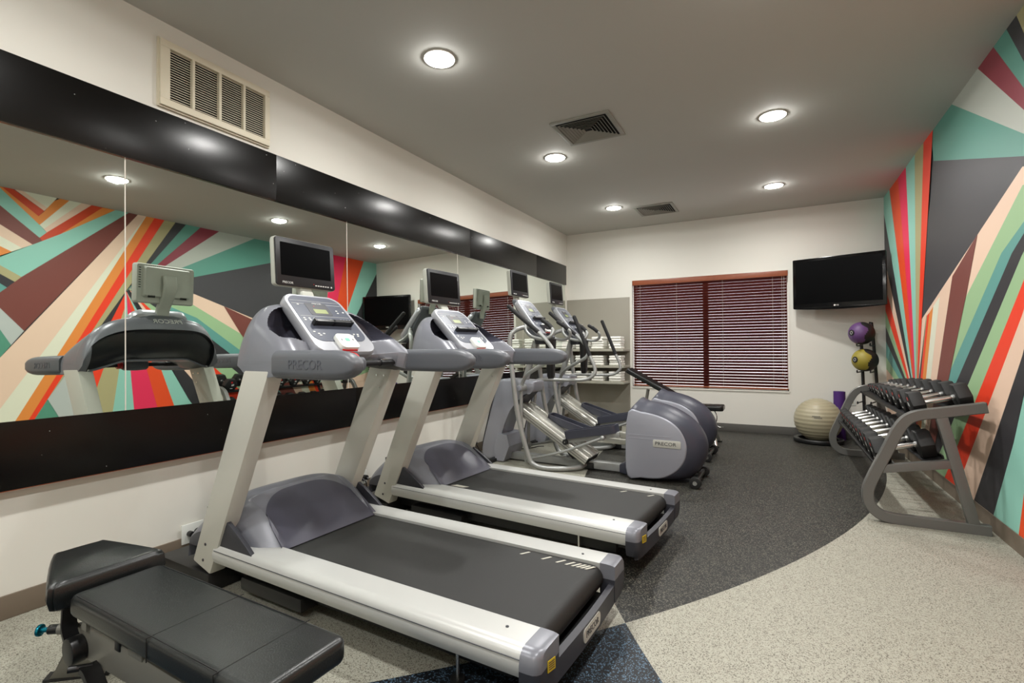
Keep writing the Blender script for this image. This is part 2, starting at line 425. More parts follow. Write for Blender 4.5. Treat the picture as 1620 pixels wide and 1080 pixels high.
# ---- dark lacquered boards above and below the mirrors
b = MB()
for y0, y1 in ((-1.6, .35), (.352, 2.18), (2.182, 4.58), (4.582, 6.3), (6.302, 7.42)):
    b.box((XL, y0, 2.19), (-2.965, y1, 2.5), 'black_lacquer', bevel=.002)
rn = random.Random(5)
for k in range(26):
    y = rn.uniform(.35, 7.2); z = rn.uniform(2.20, 2.49); d = rn.choice((.0015, .002, .003)); l = d*rn.choice((1, 1, 2, 4))
    b.box((-2.9652, y, z), (-2.9646, y+l, z+d), 'text_light')
o = struct('trim_1', b); tag(o, 'long dark lacquered board above the mirrors')
b = MB()
for y0, y1 in ((-1.6, .35), (.352, 2.9), (2.902, 5.3), (5.302, 7.42)):
    b.box((XL, y0, .573), (-2.965, y1, .874), 'black_lacquer', bevel=.002)
for k in range(22):
    y = rn.uniform(.5, 5.0); z = rn.uniform(.59, .86); d = rn.choice((.0012, .0018, .0025))
    b.box((-2.9652, y, z), (-2.9646, y+d, z+d), 'text_light')
b.box((XL, -1.6, .570), (-2.9655, 7.42, .5728), 'wood_valance')
o = struct('trim_2', b); tag(o, 'long dark lacquered board below the mirrors')
# ---- mirrors: four panels leaning back a fraction of a degree
SE = [-1.6, -.2, 1.312, 2.82, 4.36, 5.88, 7.41]
nm = ['nearest the viewer and mostly outside the frame', 'left of the first visible seam', 'between the first and second seams, behind the nearest treadmill',
      'behind the second treadmill', 'behind the nearer elliptical trainer', 'at the far corner behind the rear elliptical trainer']
for i in range(6):
    y0, y1 = SE[i]+.0015, SE[i+1]-.0015
    if i == 0: continue
    b = MB(); zb, zt = .874, 2.19; xb, xt = -2.9675, -2.9845
    b.hexa([(XL+.01, y0, zb), (xb, y0, zb), (xb, y1, zb), (XL+.01, y1, zb)], [(XL+.01, y0, zt), (xt, y0, zt), (xt, y1, zt), (XL+.01, y1, zt)], 'mirror')
    w_ = b.build('wall_mirror'); e = MB(); e.hexa([(xb-.002, y1-.0025, zb), (xb+.0012, y1-.0025, zb), (xb+.0012, y1+.0025, zb), (xb-.002, y1+.0025, zb)], [(xt-.002, y1-.0025, zt), (xt+.0012, y1-.0025, zt), (xt+.0012, y1+.0025, zt), (xt-.002, y1+.0025, zt)], 'cord_white'); e.build('edge_strip', w_)
    tag(w_, 'frameless wall mirror panel '+nm[i], 'mirror', 'mirror panels along the left wall')

# ---- window: reveal, frame, glass, mullion
b = MB()
f = .02
b.box((WX0, YB+.10, WZ0), (WX1, YB+.16, WZ0+f), 'window_white'); b.box((WX0, YB+.10, WZ1-f), (WX1, YB+.16, WZ1), 'window_white')
b.box((WX0, YB+.10, WZ0), (WX0+f, YB+.16, WZ1), 'window_white'); b.box((WX1-f, YB+.10, WZ0), (WX1, YB+.16, WZ1), 'window_white')
xm = -.90
b.box((xm-.035, YB+.09, WZ0), (xm+.035, YB+.16, WZ1), 'window_brown')
win = struct('window_1', b)
g = bpy.data.materials.new('window_glass'); g.use_nodes = True; nt = g.node_tree; nt.nodes.clear()
out = nt.nodes.new('ShaderNodeOutputMaterial'); tr = nt.nodes.new('ShaderNodeBsdfTransparent'); gl = nt.nodes.new('ShaderNodeBsdfGlossy'); gl.inputs['Roughness'].default_value = .02
mx = nt.nodes.new('ShaderNodeMixShader'); mx.inputs[0].default_value = .08
nt.links.new(tr.outputs[0], mx.inputs[1]); nt.links.new(gl.outputs[0], mx.inputs[2]); nt.links.new(mx.outputs[0], out.inputs[0]); MATS['window_glass'] = g
for x0, x1 in ((WX0+f, xm-.035), (xm+.035, WX1-f)):
    b = MB(); b.box((x0, YB+.125, WZ0+f), (x1, YB+.131, WZ1-f), 'window_glass'); b.build('pane', win)
b = MB(); w = .012
b.box((WX0-w, YB-.006, WZ0-w), (WX0, YB+.02, WZ1+w), 'wall_paint'); b.box((WX1, YB-.006, WZ0-w), (WX1+w, YB+.02, WZ1+w), 'wall_paint')
b.box((WX0, YB-.006, WZ1), (WX1, YB+.02, WZ1+w), 'wall_paint'); b.box((WX0, YB-.012, WZ0-w-.008), (WX1, YB+.09, WZ0), 'wall_paint')
b.build('window_sill', win)
# outdoors: a pale paved yard the blinds look onto
b = MB(); b.box((-14, YB+.35, -.3), (12, YB+22, -.25), 'wall_paint'); o = b.build('pavement'); o['kind'] = 'structure'
# ---- wooden blind
bl = thing('window_blind', 'dark red wooden venetian blind lowered over the window, slats half closed', 'window blind', (0, 0, 0))
b = MB(); b.box((WX0+.004, YB-.012, WZ1-.075), (WX1-.004, YB+.008, WZ1-.002), 'wood_valance', bevel=.004); b.build('valance', bl)
b = MB(); b.box((WX0+.012, YB+.012, WZ1-.05), (WX1-.012, YB+.06, WZ1-.01), 'wood_slat'); b.build('headrail', bl)
b = MB(); b.box((WX0+.012, YB+.008, WZ0+.012), (WX1-.012, YB+.054, WZ0+.034), 'wood_valance', bevel=.003); b.build('bottom_rail', bl)
n = 37; me = None
ang = R(-52)
for i in range(n):
    z = WZ0+.058+i*(WZ1-.09-WZ0-.058)/(n-1)
    if me is None:
        b = MB(); b.box((WX0+.014, -.0225, -.0014), (WX1-.014, .0225, .0014), 'wood_slat', M=Matrix.Rotation(ang, 4, 'X'))
        s0 = b.build('slat', bl); me = s0; s0.location = (0, YB+.032, z)
    else:
        s = me.copy(); COL.objects.link(s); s.location = (0, YB+.032, z)
for x in (WX0+.12, -1.29, -.66, -.03):
    b = MB()
    for dy in (.0095, .0545): b.cyl((x, YB+dy, WZ0+.03), (x, YB+dy, WZ1-.06), .0012, 'cord_white', 6)
    b.build('ladder_cord', bl)
for x, z0 in ((WX1-.05, .75), (WX1-.075, .82)):
    b = MB(); b.cyl((x, YB+.003, z0), (x, YB+.003, WZ1-.07), .0013, 'cord_white', 6); b.cyl((x, YB+.003, z0-.03), (x, YB+.003, z0), .005, 'wood_valance', 10); b.build('pull_cord', bl)
b = MB(); b.cyl((WX0+.07, YB+.001, 1.1), (WX0+.07, YB+.001, WZ1-.07), .004, 'wood_slat', 8); b.build('tilt_wand', bl)

# ================================================================== CEILING FITTINGS
nmx = {-1.87: 'left', 0.0: 'right'}
order = ['behind the viewer', 'overhead at the front', 'nearest in view', 'in the middle of its row', 'nearest the back wall']
for i, (lx, ly) in enumerate(LAMPS):
    L = thing('ceiling_light', 'round recessed downlight in the %s row, %s' % (nmx[lx], order[i % 5]), 'ceiling light', (lx, ly, H), 0, 'recessed downlights in the ceiling')
    b = MB(); ring = rrect(.19, .19, .0949, 8)
    b.tube([(.097*math.cos(a), .097*math.sin(a), -.002) for a in [2*PI*k/32 for k in range(32)]], .004, 'lamp_ring', 8, 1, loop=True); b.build('trim_ring', L)
    b = MB(); b.cyl((0, 0, -.008), (0, 0, -.001), .094, 'lamp_glow', 32); b.build('diffuser', L)
def ceiling_vent(x, y, label, s=.5):
    v = thing('air_vent', label, 'air vent', (x, y, H), 0, 'square ceiling air diffusers')
    b = MB(); h = s/2
    b.box((-h+.03, -h+.03, -.004), (h-.03, h-.03, -.001), 'vent_dark'); b.build('backing', v)
    b = MB()
    for a0, a1 in (((-h, -h), (h, -h+.035)), ((-h, h-.035), (h, h)), ((-h, -h+.035), (-h+.035, h-.035)), ((h-.035, -h+.035), (h, h-.035))):
        b.box((a0[0], a0[1], -.012), (a1[0], a1[1], -.001), 'vent_grey', bevel=.002)
    b.build('frame', v)
    for k in range(8):
        r0 = h-.05-k*.026; b = MB()
        if r0 < .02: break
        for q in range(4):
            a = [(-r0, -r0), (r0, -r0), (r0-.013, -r0+.013), (-r0+.013, -r0+.013)]
            c, sn = [(1, 0), (0, 1), (-1, 0), (0, -1)][q]
            pt = [(px*c-py*sn, px*sn+py*c) for px, py in a]
            b.hexa([(*pt[0], -.020), (*pt[1], -.020), (*pt[2], -.008), (*pt[3], -.008)], [(*pt[0], -.018), (*pt[1], -.018), (*pt[2], -.006), (*pt[3], -.006)], 'vent_grey')
        b.build('louvre', v)
ceiling_vent(-1.375, 3.96, 'square louvred air vent in the ceiling between the front and middle downlights')
ceiling_vent(-1.39, 6.72, 'square louvred air vent in the ceiling close to the back wall')

# ---- wall grille
gr = thing('wall_grille', 'cream slatted return air grille high on the left wall', 'vent grille', (XL, 1.815, 2.735))
b = MB(); hw, hh = .335, .185
b.box((.0, -hw+.02, -hh+.02), (.004, hw-.02, hh-.02), 'vent_dark'); b.build('backing', gr)
b = MB()
for (y0, y1, z0, z1) in ((-hw, hw, hh-.04, hh), (-hw, hw, -hh, -hh+.04), (-hw, -hw+.05, -hh+.04, hh-.04), (hw-.035, hw, -hh+.04, hh-.04), (-.165, -.150, -hh+.04, hh-.04), (-.008, .008, -hh+.04, hh-.04), (.148, .163, -hh+.04, hh-.04)):
    b.box((0, y0, z0), (.03, y1, z1), 'grille_cream', bevel=.002)
for (y0, y1, z0, z1) in ((-hw-.007, hw+.007, hh, hh+.006), (-hw-.007, hw+.007, -hh-.008, -hh), (-hw-.007, -hw, -hh, hh), (hw, hw+.007, -hh, hh)): b.box((0, y0, z0), (.016, y1, z1), 'grille_cream')
b.build('frame', gr)
for k in range(20):
    z = -hh+.05+k*(2*hh-.1)/19
    b = MB(); b.hexa([(.006, -hw+.05, z+.004), (.013, -hw+.05, z+.002), (.013, hw-.035, z+.002), (.006, hw-.035, z+.004)], [(.006, -hw+.05, z+.0075), (.013, -hw+.05, z+.0055), (.013, hw-.035, z+.0055), (.006, hw-.035, z+.0075)], 'grille_cream'); b.build('slat', gr)

# ---- wall outlets
def outlet(y, z, label, ax='left', w=.12, hgt=.11, plug=True, x=0):
    o = thing('wall_outlet', label, 'wall outlet', (XL+.012, y, z) if ax == 'left' else (x, YB, z), 0 if ax == 'left' else -PI/2)
    b = MB(); b.box((0, -w/2, -hgt/2), (.007, w/2, hgt/2), 'white_plastic', bevel=.002); b.build('cover_plate', o)
    if plug:
        for dy, r in ((-.02, .016), (.025, .02)):
            b = MB(); b.cyl((.007, dy, 0), (.04, dy, 0), r, 'black_plastic', 18, bevel=.003); b.cyl((.04, dy, 0), (.055, dy, -.012), r*.5, 'black_plastic', 12); b.build('plug', o)
    else:
        for dz in (-.022, .022):
            b = MB(); b.box((.007, -.015, dz-.014), (.009, .015, dz+.014), 'cream_plastic', bevel=.001)
            for dy in (-.006, .006): b.box((.009, dy-.0015, dz-.003), (.0094, dy+.0015, dz+.007), 'vent_dark')
            b.build('socket', o)
outlet(1.664, .125, 'white double outlet with two black plugs beside the nearest treadmill')
outlet(2.99, .13, 'white outlet with black plugs on the left wall between the two treadmills')
outlet(4.66, .13, 'white outlet with black plugs on the left wall behind the second treadmill')
outlet(0, .485, 'white wall outlet without plugs behind the dumbbell rack', 'back', .07, .115, False, x=.85)

# ================================================================== CONSOLE AND SCREEN shared by all four machines
def console(root, bot, top, w, tray=.45, key=True):
    """bot / top = (x, z) of the bottom and top of the face; the face looks towards +x"""
    ux = Vector((top[0]-bot[0], 0, top[1]-bot[1])); Lh = ux.length
    M = basis((bot[0], 0, bot[1]), (0, 1, 0), ux)          # local x = across, y = up the face, z = out of it
    b = MB()
    o0 = [(x*(1+.07*(.5-y/Lh)), y) for x, y in rrect(w, Lh, .07, 6, 0, Lh/2)]
    o1 = [(x*.94, Lh/2+(y-Lh/2)*.95) for x, y in o0]
    b.loft([[(x, y, -.055) for x, y in o1], [(x, y, -.04) for x, y in o0], [(x, y, -.006) for x, y in o0], [(x*.975, Lh/2+(y-Lh/2)*.98, .003) for x, y in o0]], 'console_silver')
    c = b.build('console', root, M=M)
    b = MB(); b.prism([(x*.88, Lh*.57+(y-Lh/2)*.78) for x, y in o0], .002, .005, 'console_panel', 'z'); b.build('face_panel', c, M=M)
    b = MB(); b.prism(rrect(w*.36, Lh*.22, .01, 3, -w*.03, Lh*.73), .005, .0062, 'slate_dark', 'z')
    b.prism(rrect(w*.22, Lh*.075, .004, 3, -w*.02, Lh*.69), .0062, .007, 'lcd_green', 'z')
    b.prism(rrect(.006, .004, .0015, 2, -w*.08, Lh*.78), .0062, .007, 'red_plastic', 'z'); b.build('lcd_screen', c, M=M)
    b = MB()
    for k in range(3): b.box((-w*.41, Lh*(.60+.11*k)-.0007, .005), (w*.41, Lh*(.60+.11*k)+.0007, .0058), 'text_light') if k != 1 else b.box((-w*.41, Lh*.87, .005), (w*.41, Lh*.87+.0012, .0058), 'text_light')
    for gx, gy in ((-.02, .52), (.02, .55), (.04, .50), (.085, .55), (.105, .55), (.125, .55), (.085, .51), (.105, .51), (.125, .51), (-.11, .53), (-.08, .53), (-.12, .30), (-.09, .30), (.10, .30), (.125, .30), (.12, .27), (-.14, .56), (-.11, .56), (-.08, .56), (-.14, .53), (.10, .68), (.10, .72), (.14, .70), (-.12, .80), (-.14, .33), (-.115, .275), (.085, .27), (-.03, .49), (.145, .55), (.145, .51)):
        x, y = gx*w/.37, gy*Lh/.45*.445/.445*.45/.45
        b.prism(rrect(.013, .008, .003, 2, gx*w/.37, gy*Lh), .005, .0062, 'text_light', 'z')
    b.build('button_marks', c, M=M)
    text('brand_mark', 'PRECOR', .016, 'text_light', M @ Matrix.Translation((0, Lh*.83, .0055)), c)
    b = MB(); y = Lh*tray
    b.box((-w*.31, y-.008, .006), (w*.31, y, .034), 'black_plastic', bevel=.003)
    for s in (-1, 1): b.box((s*w*.31-.006, y-.01, .006), (s*w*.31+.006, y+.012, .04), 'black_plastic', bevel=.002)
    b.box((-w*.31, y-.008, .03), (w*.31, y+.012, .036), 'black_plastic', bevel=.002); b.box((-.006, y-.008, .006), (.006, y+.012, .036), 'black_plastic')
    b.build('reading_tray', c, M=M)
    b = MB(); b.prism(rrect(.115, .105, .025, 5, 0, Lh*.14), .0, .028, 'white_plastic', 'z', bevel=.006)
    b.prism(rrect(.026, .022, .004, 3, 0, Lh*.15), .028, .0296, 'key_green', 'z')
    for s in (-1, 1): b.prism(rrect(.006, .012, .002, 2, s*.036, Lh*.15), .028, .029, 'text_dark', 'z')
    b.prism(rrect(.10, .03, .012, 4, 0, Lh*.05), -.03, .012, 'red_plastic', 'z', bevel=.004)
    b.build('keypad', c, M=M)
    return c
def display(root, x, z0, z1, w=.375, tilt=R(4)):
    hgt = z1-z0
    M = basis((x, 0, (z0+z1)/2), (0, 1, 0), (-math.sin(tilt), 0, math.cos(tilt)))
    b = MB()
    b.loft([[(px*.96, py*.95, -.045) for px, py in rrect(w, hgt, .014, 3)], [(px, py, -.03) for px, py in rrect(w, hgt, .016, 3)], [(px, py, -.004) for px, py in rrect(w, hgt, .016, 3)]], 'light_grey_plastic')
    b.loft([[(px, py, -.066) for px, py in rrect(w*.74, hgt*.72, .012, 3, 0, .012)], [(px, py, -.044) for px, py in rrect(w*.80, hgt*.80, .012, 3, 0, .012)]], 'light_grey_plastic')
    d = b.build('display', root, M=M)
    b = MB(); b.prism(rrect(w-.006, hgt-.006, .013, 3), -.004, .006, 'bezel_black', 'z', bevel=.003); b.build('bezel', d, M=M)
    b = MB(); b.prism(rrect(w-.06, hgt-.085, .004, 2, 0, .014), .005, .0068, 'screen_black', 'z'); b.build('screen', d, M=M)
    b = MB()
    for k in range(6): b.prism(rrect(.011, .006, .002, 2, .055+k*.016, -hgt/2+.019), .006, .0068, 'text_light', 'z')
    b.prism(rrect(.009, .009, .002, 2, .158, -hgt/2+.019), .006, .007, 'text_light', 'z'); b.prism(rrect(.004, .004, .0015, 2, .04, -hgt/2+.025), .006, .007, 'red_plastic', 'z'); b.build('buttons', d, M=M)
    text('brand_mark', 'PRECOR', .017, 'text_light', M @ Matrix.Translation((-.12, -hgt/2+.019, .006)), d)
    b = MB()
    for k in range(20): b.box((-w*.33+k*w*.66/19-.002, hgt*.425, -.046), (-w*.33+k*w*.66/19+.002, hgt*.46, -.040), 'vent_dark')
    for k in range(9): b.box((-w*.455, -hgt*.12+k*.016, -.047), (-w*.42, -hgt*.12+k*.016+.005, -.040), 'vent_dark')
    for sx in (-1, 1):
        for k in range(5): b.box((sx*w*.27-.02+k*.009, -hgt*.36, -.068), (sx*w*.27-.016+k*.009, -hgt*.30, -.06), 'vent_dark')
    b.build('vent_slots', d, M=M)
    return M
def display_neck(root, M, bx, bz, m='light_grey_plastic'):
    p = [M @ Vector((0, .055, -.075)), M @ Vector((0, -.03, -.085)), Vector((bx-.015, 0, bz+.075)), Vector((bx, 0, bz))]
    sec = [(x, y) for x, y in rrect(.085, .035, .014, 4)]
    b = MB(); b.tube(p, 0, m, smooth=5, sec=sec, up=(1, 0, 0)); b.build('display_neck', root)

def belt_marks(b, xs, y0=.222, y1=.262):
    for x in xs:
        w = .011 if x > -1 else .02
        b.hexa([(x, y0, .2375), (x+w, y0, .2375), (x+w+.026, y1, .2375), (x+.026, y1, .2375)], [(x, y0, .2389), (x+w, y0, .2389), (x+w+.026, y1, .2389), (x+.026, y1, .2389)], 'belt_mark')
BELT = [(-1.45, .238), (-.066, .238)]+[(-.066+.052*math.sin(a), .186+.052*math.cos(a)) for a in [PI*k/10 for k in range(1, 10)]]+[(-.066, .134), (-1.45, .134)]
# ================================================================== TREADMILL  (x: rear edge 0, front -2.25; +y away from the viewer)
def treadmill(label):
    T = thing('treadmill', label, 'treadmill', (0, 0, 0), 0, 'treadmills facing the mirror')
    for s in (-1, 1):
        pr = [(-.283, .236), (-.283, .25), (-.385, .251), (-.408, .247), (-.424, .232), (-.432, .205), (-.432, .182), (-.42, .16), (-.39, .148), (-.30, .148)]
        b = MB(); b.prism([(y*-s, z) for y, z in pr], -1.72, -.03, 'rail_silver', 'x')
        b.prism([(-s*y, z) for y, z in ((-.4295, .2225), (-.4318, .222), (-.4318, .2205), (-.4295, .2205))], -1.71, -.031, 'slate_dark', 'x')
        b.cyl((-.13, s*.335, .25), (-.13, s*.335, .2525), .006, 'slate_dark', 12)
        r = b.build('side_rail', T)
        pc = [(-.283, .251), (-.385, .252), (-.41, .248), (-.427, .232), (-.434, .205), (-.434, .188), (-.283, .188)]
        pd = [(-.283, .1885), (-.434, .1885), (-.434, .15), (-.42, .11), (-.38, .088), (-.283, .088)]
        b = MB()
        for prof, m in ((pc, 'purple_grey'), (pd, 'slate_dark')):
            rings = []
            for x, k in ((-.031, 1), (-.003, .998), (.016, .985), (.028, .955), (.036, .90)):
                rings.append([(x, s*-1*(-.283+(y+.283)*(k if k > .96 else k**1.5)), .19+(z-.19)*k) for y, z in prof])
            b.loft(rings, m)
        c = b.build('end_cap', T)
        if s < 0:
            Mx = basis((.037, -.352, .192), (.22, 1, 0), (0, 0, 1))
            b = MB(); b.box((-.019, -.022, .004), (.019, .014, .0065), 'warning_yellow', M=Mx)
            for k in range(4): b.box((-.014, .006-k*.007, .0062), (.014, .0085-k*.007, .0070), 'text_dark', M=Mx)
            b.build('warning_label', c)
    # running belt
    b = MB(); b.prism(BELT, -.279, .279, 'belt_black')
    belt_marks(b, (-.395, -.285, -.215, -.17, -.14, -.118, -.098, -.078))
    b.build('running_belt', T)
    b = MB(); b.box((-1.95, -.30, .055), (-.13, .30, .132), 'black_plastic', bevel=.01); b.box((-1.60, -.37, .035), (-1.15, .37, .10), 'black_plastic', bevel=.02); b.box((-.13, -.28, .086), (.03, .28, .125), 'black_plastic'); b.build('deck_frame', T)
    b = MB(); b.cyl((-.068, -.275, .186), (-.068, .275, .186), .044, 'black_plastic', 24); b.cyl((-.068, -.281, .186), (-.068, .281, .186), .022, 'wood_valance', 16); b.build('roller', T)
    # rear bumper with plate
    b = MB(); sec = [(.0, -.045), (.0, .045), (-.018, .045), (-.022, .0), (-.016, -.045)]
    b.tube([(.016, -.40, .130), (.025, -.25, .130), (.031, 0, .130), (.025, .25, .130), (.016, .40, .130)], 0, 'slate_dark', smooth=5, sec=[(x, y) for x, y in [(-.012, -.045), (.010, -.038), (.010, .038), (-.012, .045)]], up=(0, 0, 1))
    bp = b.build('rear_bumper', T)
    Mp = basis((.0425, 0, .134), (0, 1, 0), (0, 0, 1))
    b = MB(); b.prism(rrect(.17, .052, .02, 4), -.006, .0012, 'badge_silver', 'z', M=Mp); b.build('name_plate', bp)
    text('brand_text', 'PRECOR', .034, 'text_dark', Mp @ Matrix.Translation((0, 0, .0015)), bp)
    for x, y in ((-.34, -.33), (-.34, .33)):
        b = MB(); b.cyl((x, y, 0), (x, y, .012), .026, 'rubber_black', 20); b.cyl((x, y, .01), (x, y, .15), .007, 'chrome', 10); b.build('levelling_foot', T)
    # motor cover: a height field with a scooped face
    def xr(y): a = abs(y); return -1.375 if a < .27 else -1.375-.10*((a-.27)/.08)**1.4 if a < .35 else -1.475-.22*((a-.35)/.055)
    def ht(x, y):
        t = max(0, min(1, (xr(y)-x)/.30)); a = abs(y)
        top = .215*(1-(a/.47)**4)
        g = math.sin(t*PI/2) if a > .27 else (t**.85)
        v = .240+top*g
        if x < -1.72: v -= .12*((-1.72-x)/.26)**2
        return v
    NX, NY = 90, 96; t = bmesh.new(); grid = []
    for i in range(NX+1):
        row = []
        for j in range(NY+1):
            y = -.405+.81*j/NY; x = xr(y)+(-1.97-xr(y))*i/NX
            row.append(t.verts.new((x, y, ht(x, y))))
        grid.append(row)
    for i in range(NX):
        for j in range(NY): t.faces.new((grid[i][j], grid[i][j+1], grid[i+1][j+1], grid[i+1][j]))
    b = MB(); i0 = b.mi('purple_grey'); i1 = b.mi('purple_dark'); i2 = b.mi('slate_dark')
    for f in t.faces:
        c = f.calc_center_median()
        f.material_index = i0
    for j0, sgn in ((0, -1), (NY, 1)):                    # dark skirts along the rails
        low = [t.verts.new((g[j0].co.x, g[j0].co.y+sgn*.004, .20)) for g in grid]
        for i in range(NX):
            f = t.faces.new((grid[i][j0], grid[i+1][j0], low[i+1], low[i])); f.material_index = i2
    low = [t.verts.new((-1.985, v.co.y, .13)) for v in grid[NX]]
    for j in range(NY): f = t.faces.new((grid[NX][j], grid[NX][j+1], low[j+1], low[j])); f.material_index = i0
    bmesh.ops.recalc_face_normals(t, faces=t.faces)
    me = bpy.data.meshes.new('t'); t.to_mesh(me); t.free(); b.bm.from_mesh(me); mc = b.build('motor_cover', T, 50)
    b = MB(); rows = []
    for i in range(49):
        u = -1+2*i/48; y = u*.30; xe = -1.372; xb = xe-.285*max(0, 1-abs(u)**3.2)**.42
        rows.append([(x+.0012, y, ht(x, y)+.0022) for x in [xe+(xb-xe)*k/24 for k in range(25)]])
    b.loft(rows, 'purple_dark', cap=False, closed=False); b.build('scoop_panel', mc, 60)
    for s in (-1, 1):
        b = MB(); y0, y1 = sorted((s*.392, s*.413))
        b.prism([(-1.80, .235), (-1.80, .415), (-1.73, .402), (-1.64, .370), (-1.56, .328), (-1.48, .277), (-1.43, .240)], y0, y1, 'slate_dark', 'y', bevel=.004); b.build('side_skirt', mc)
    # base and posts
    b = MB(); b.box((-2.24, -.43, .0), (-1.76, .43, .095), 'black_plastic', bevel=.015); b.box((-2.0, -.30, .05), (-1.9, .30, .16), 'black_plastic'); b.build('front_base', T)
    for s in (-1, 1):
        y0, y1 = sorted((s*.345, s*.425))
        b = MB(); b.hexa([(-1.905, y0, .135), (-1.755, y0, .095), (-1.755, y1, .095), (-1.905, y1, .135)], [(-1.475, y0, 1.09), (-1.29, y0, 1.09), (-1.29, y1, 1.09), (-1.475, y1, 1.09)], 'satin_silver', bevel=.010)
        p = b.build('upright_post', T)
        for px, pz in ((-1.81, .155), (-1.79, .235)):
            b = MB(); b.cyl((px, s*.4245, pz), (px, s*.4275, pz), .007, 'slate_dark', 12); b.build('bolt', p)
        for px, pz in ((-1.42, 1.03), (-1.36, 1.03), (-1.40, .96)):
            b = MB(); b.cyl((px, s*.3455, pz), (px, s*.341, pz), .006, 'chrome', 12); b.build('bolt', p)
    # console housing: an arch of profiles from side to side
    def zt(t): return 1.09+.33*math.sqrt(max(0, 1-(t/.432)**4))
    ys = [-.431, -.4295, -.426, -.421, -.414, -.406]+[-.398+.796*k/150 for k in range(151)]+[.406, .414, .421, .426, .4295, .431]
    NS = 56; rings = []; kinds = []
    for y in ys:
        a = abs(y); z = zt(a); q = (z-1.09)/.33; cz = max(0, 1-(a/.43)**2)
        c1 = Vector((-1.43-.15*cz, z-.008)); p2 = Vector((-1.165-.055*cz, 1.10+.078*q-.03*cz))
        c2x = c1.x-.055; w = max(0, min(1, (a-.17)/.22)); w = w*w*(3-2*w); up = 1-w
        p2 = Vector((-1.30+.125*w, 1.15*up+(1.10+.078*q)*w))
        ring = [(-1.475-.07*cz*q, 1.072+.06*up), (-1.40, 1.062+.068*up), (-1.30-.05*up, 1.060+.068*up), (-1.20-.11*up, 1.068+.062*up)]
        for k in range(NS+1):
            t = k/NS; bul = .022*math.sin(PI*t)
            x = p2.x+(c1.x-p2.x)*t+bul*.7; zz = p2.y+(c1.y-p2.y)*t+bul*.7
            F = (a/.372)**3.2+(abs(t-.60)/.375)**3.2
            m = max(0, min(1, (1-F)/.10)); m = m*m*(3-2*m)
            tx = max(x-.15, c1.x-.02); x = x+(tx-x)*m; zz = zz-.02*m*(1-t)
            ring.append((x, zz))
        fr = spline([Vector((c1.x-.02, 0, z)), Vector((c2x, 0, z-.006)), Vector((c2x-.03, 0, z-.035*q-.01)), Vector((c2x-.045, 0, 1.09+.62*(z-1.09))), Vector((c2x-.025, 0, 1.09+.25*(z-1.09)+.03*up)), Vector((-1.475-.07*cz*q, 0, 1.072+.06*up))], 6)[:-1]
        NF = len(fr)
        if a < .385: fr = [Vector((v.x+.022*(1 if i >= 16 else 0), 0, v.z)) for i, v in enumerate(fr)]
        ring += [(v.x, v.z) for v in fr]
        rings.append([(x, y*.982, zz) for x, zz in ring])
    b = MB(); b.loft(rings, 'purple_grey')
    i1 = b.mi('purple_dark'); i2 = b.mi('bezel_black'); b.bm.faces.ensure_lookup_table(); b.bm.verts.index_update(); NR_ = len(rings[0])
    for f in b.bm.faces:
        c = f.calc_center_median(); a = abs(c.y); z = zt(a); cz = max(0, 1-(a/.43)**2); q = (z-1.09)/.33
        w = max(0, min(1, (a-.17)/.22)); w = w*w*(3-2*w); p2 = (-1.30+.125*w, 1.15*(1-w)+(1.10+.078*q)*w); c1 = (-1.43-.15*cz, z-.008)
        f.normal_update()
        ks = [v.index % NR_ for v in f.verts]; t = (sum(ks)/4-4)/NS
        if len(ks) == 4 and min(ks) >= 4 and max(ks) <= 4+NS and (a/.982/.372)**3.2+(abs(t-.60)/.375)**3.2 < 1.0: f.material_index = i1
        if a < .385 and f.normal.z < -.5 and c.z < 1.12: f.material_index = i2
    nr = len(rings[0]); s0 = 4+NS+1
    vi = {}
    for f in b.bm.faces:
        ids = [v.index % nr for v in f.verts]
        if len(ids) == 4 and max(ids) < s0+NF+1 and min(ids) >= s0+15 and abs(f.calc_center_median().y) < .385: f.material_index = i2
    hs = b.build('console_housing', T, 60)
    text('brand_text', 'PRECOR', .05, 'text_light', basis((-1.656, 0, 1.392), (0, -1, 0), (.62, 0, .79)), hs)
    for s in (-1, 1):
        rings = []
        for x, kz, ky in ((-1.262, .96, .96), (-1.255, 1, 1), (-1.0, 1.0, 1), (-.90, .99, 1), (-.85, .93, .98), (-.81, .80, .93), (-.785, .60, .85), (-.768, .34, .68), (-.762, .1, .4)):
            zc = 1.118; rings.append([(x, s*.392+py*ky, zc+pz*kz) for py, pz in rrect(.082, .124, .034, 5)])
        b = MB(); b.loft(rings, 'handle_grey'); hr = b.build('handrail', T, 50)
        text('brand_text', 'PRECOR', .058, 'text_emboss', basis((-1.04, s*.4335, 1.118), (1 if s < 0 else -1, 0, 0), (0, 0, 1)), hr, .0012)
        b = MB(); b.cyl((-1.25, s*.20, 1.108), (-1.25, s*.37, 1.108), .019, 'black_plastic', 18); b.box((-1.262, min(s*.21, s*.33), 1.122), (-1.236, max(s*.21, s*.33), 1.130), 'chrome', bevel=.002); b.build('pulse_sensor', T)
    b = MB(); b.cyl((-1.25, -.36, 1.108), (-1.25, .36, 1.108), .0145, 'black_foam', 18); b.build('grip_bar', T)
    b = MB()
    b.loft([[(-1.25+px*k, y, 1.106+pz*k) for px, pz in rrect(.085, .075, .022, 4)] for y, k in ((-.075, .7), (-.06, .95), (0, 1.05), (.06, .95), (.075, .7))], 'handle_grey')
    sm = b.build('stop_module', T, 50)
    b = MB(); b.cyl((-1.235, 0, 1.14), (-1.225, 0, 1.152), .028, 'red_plastic', 20); b.build('stop_button', sm)
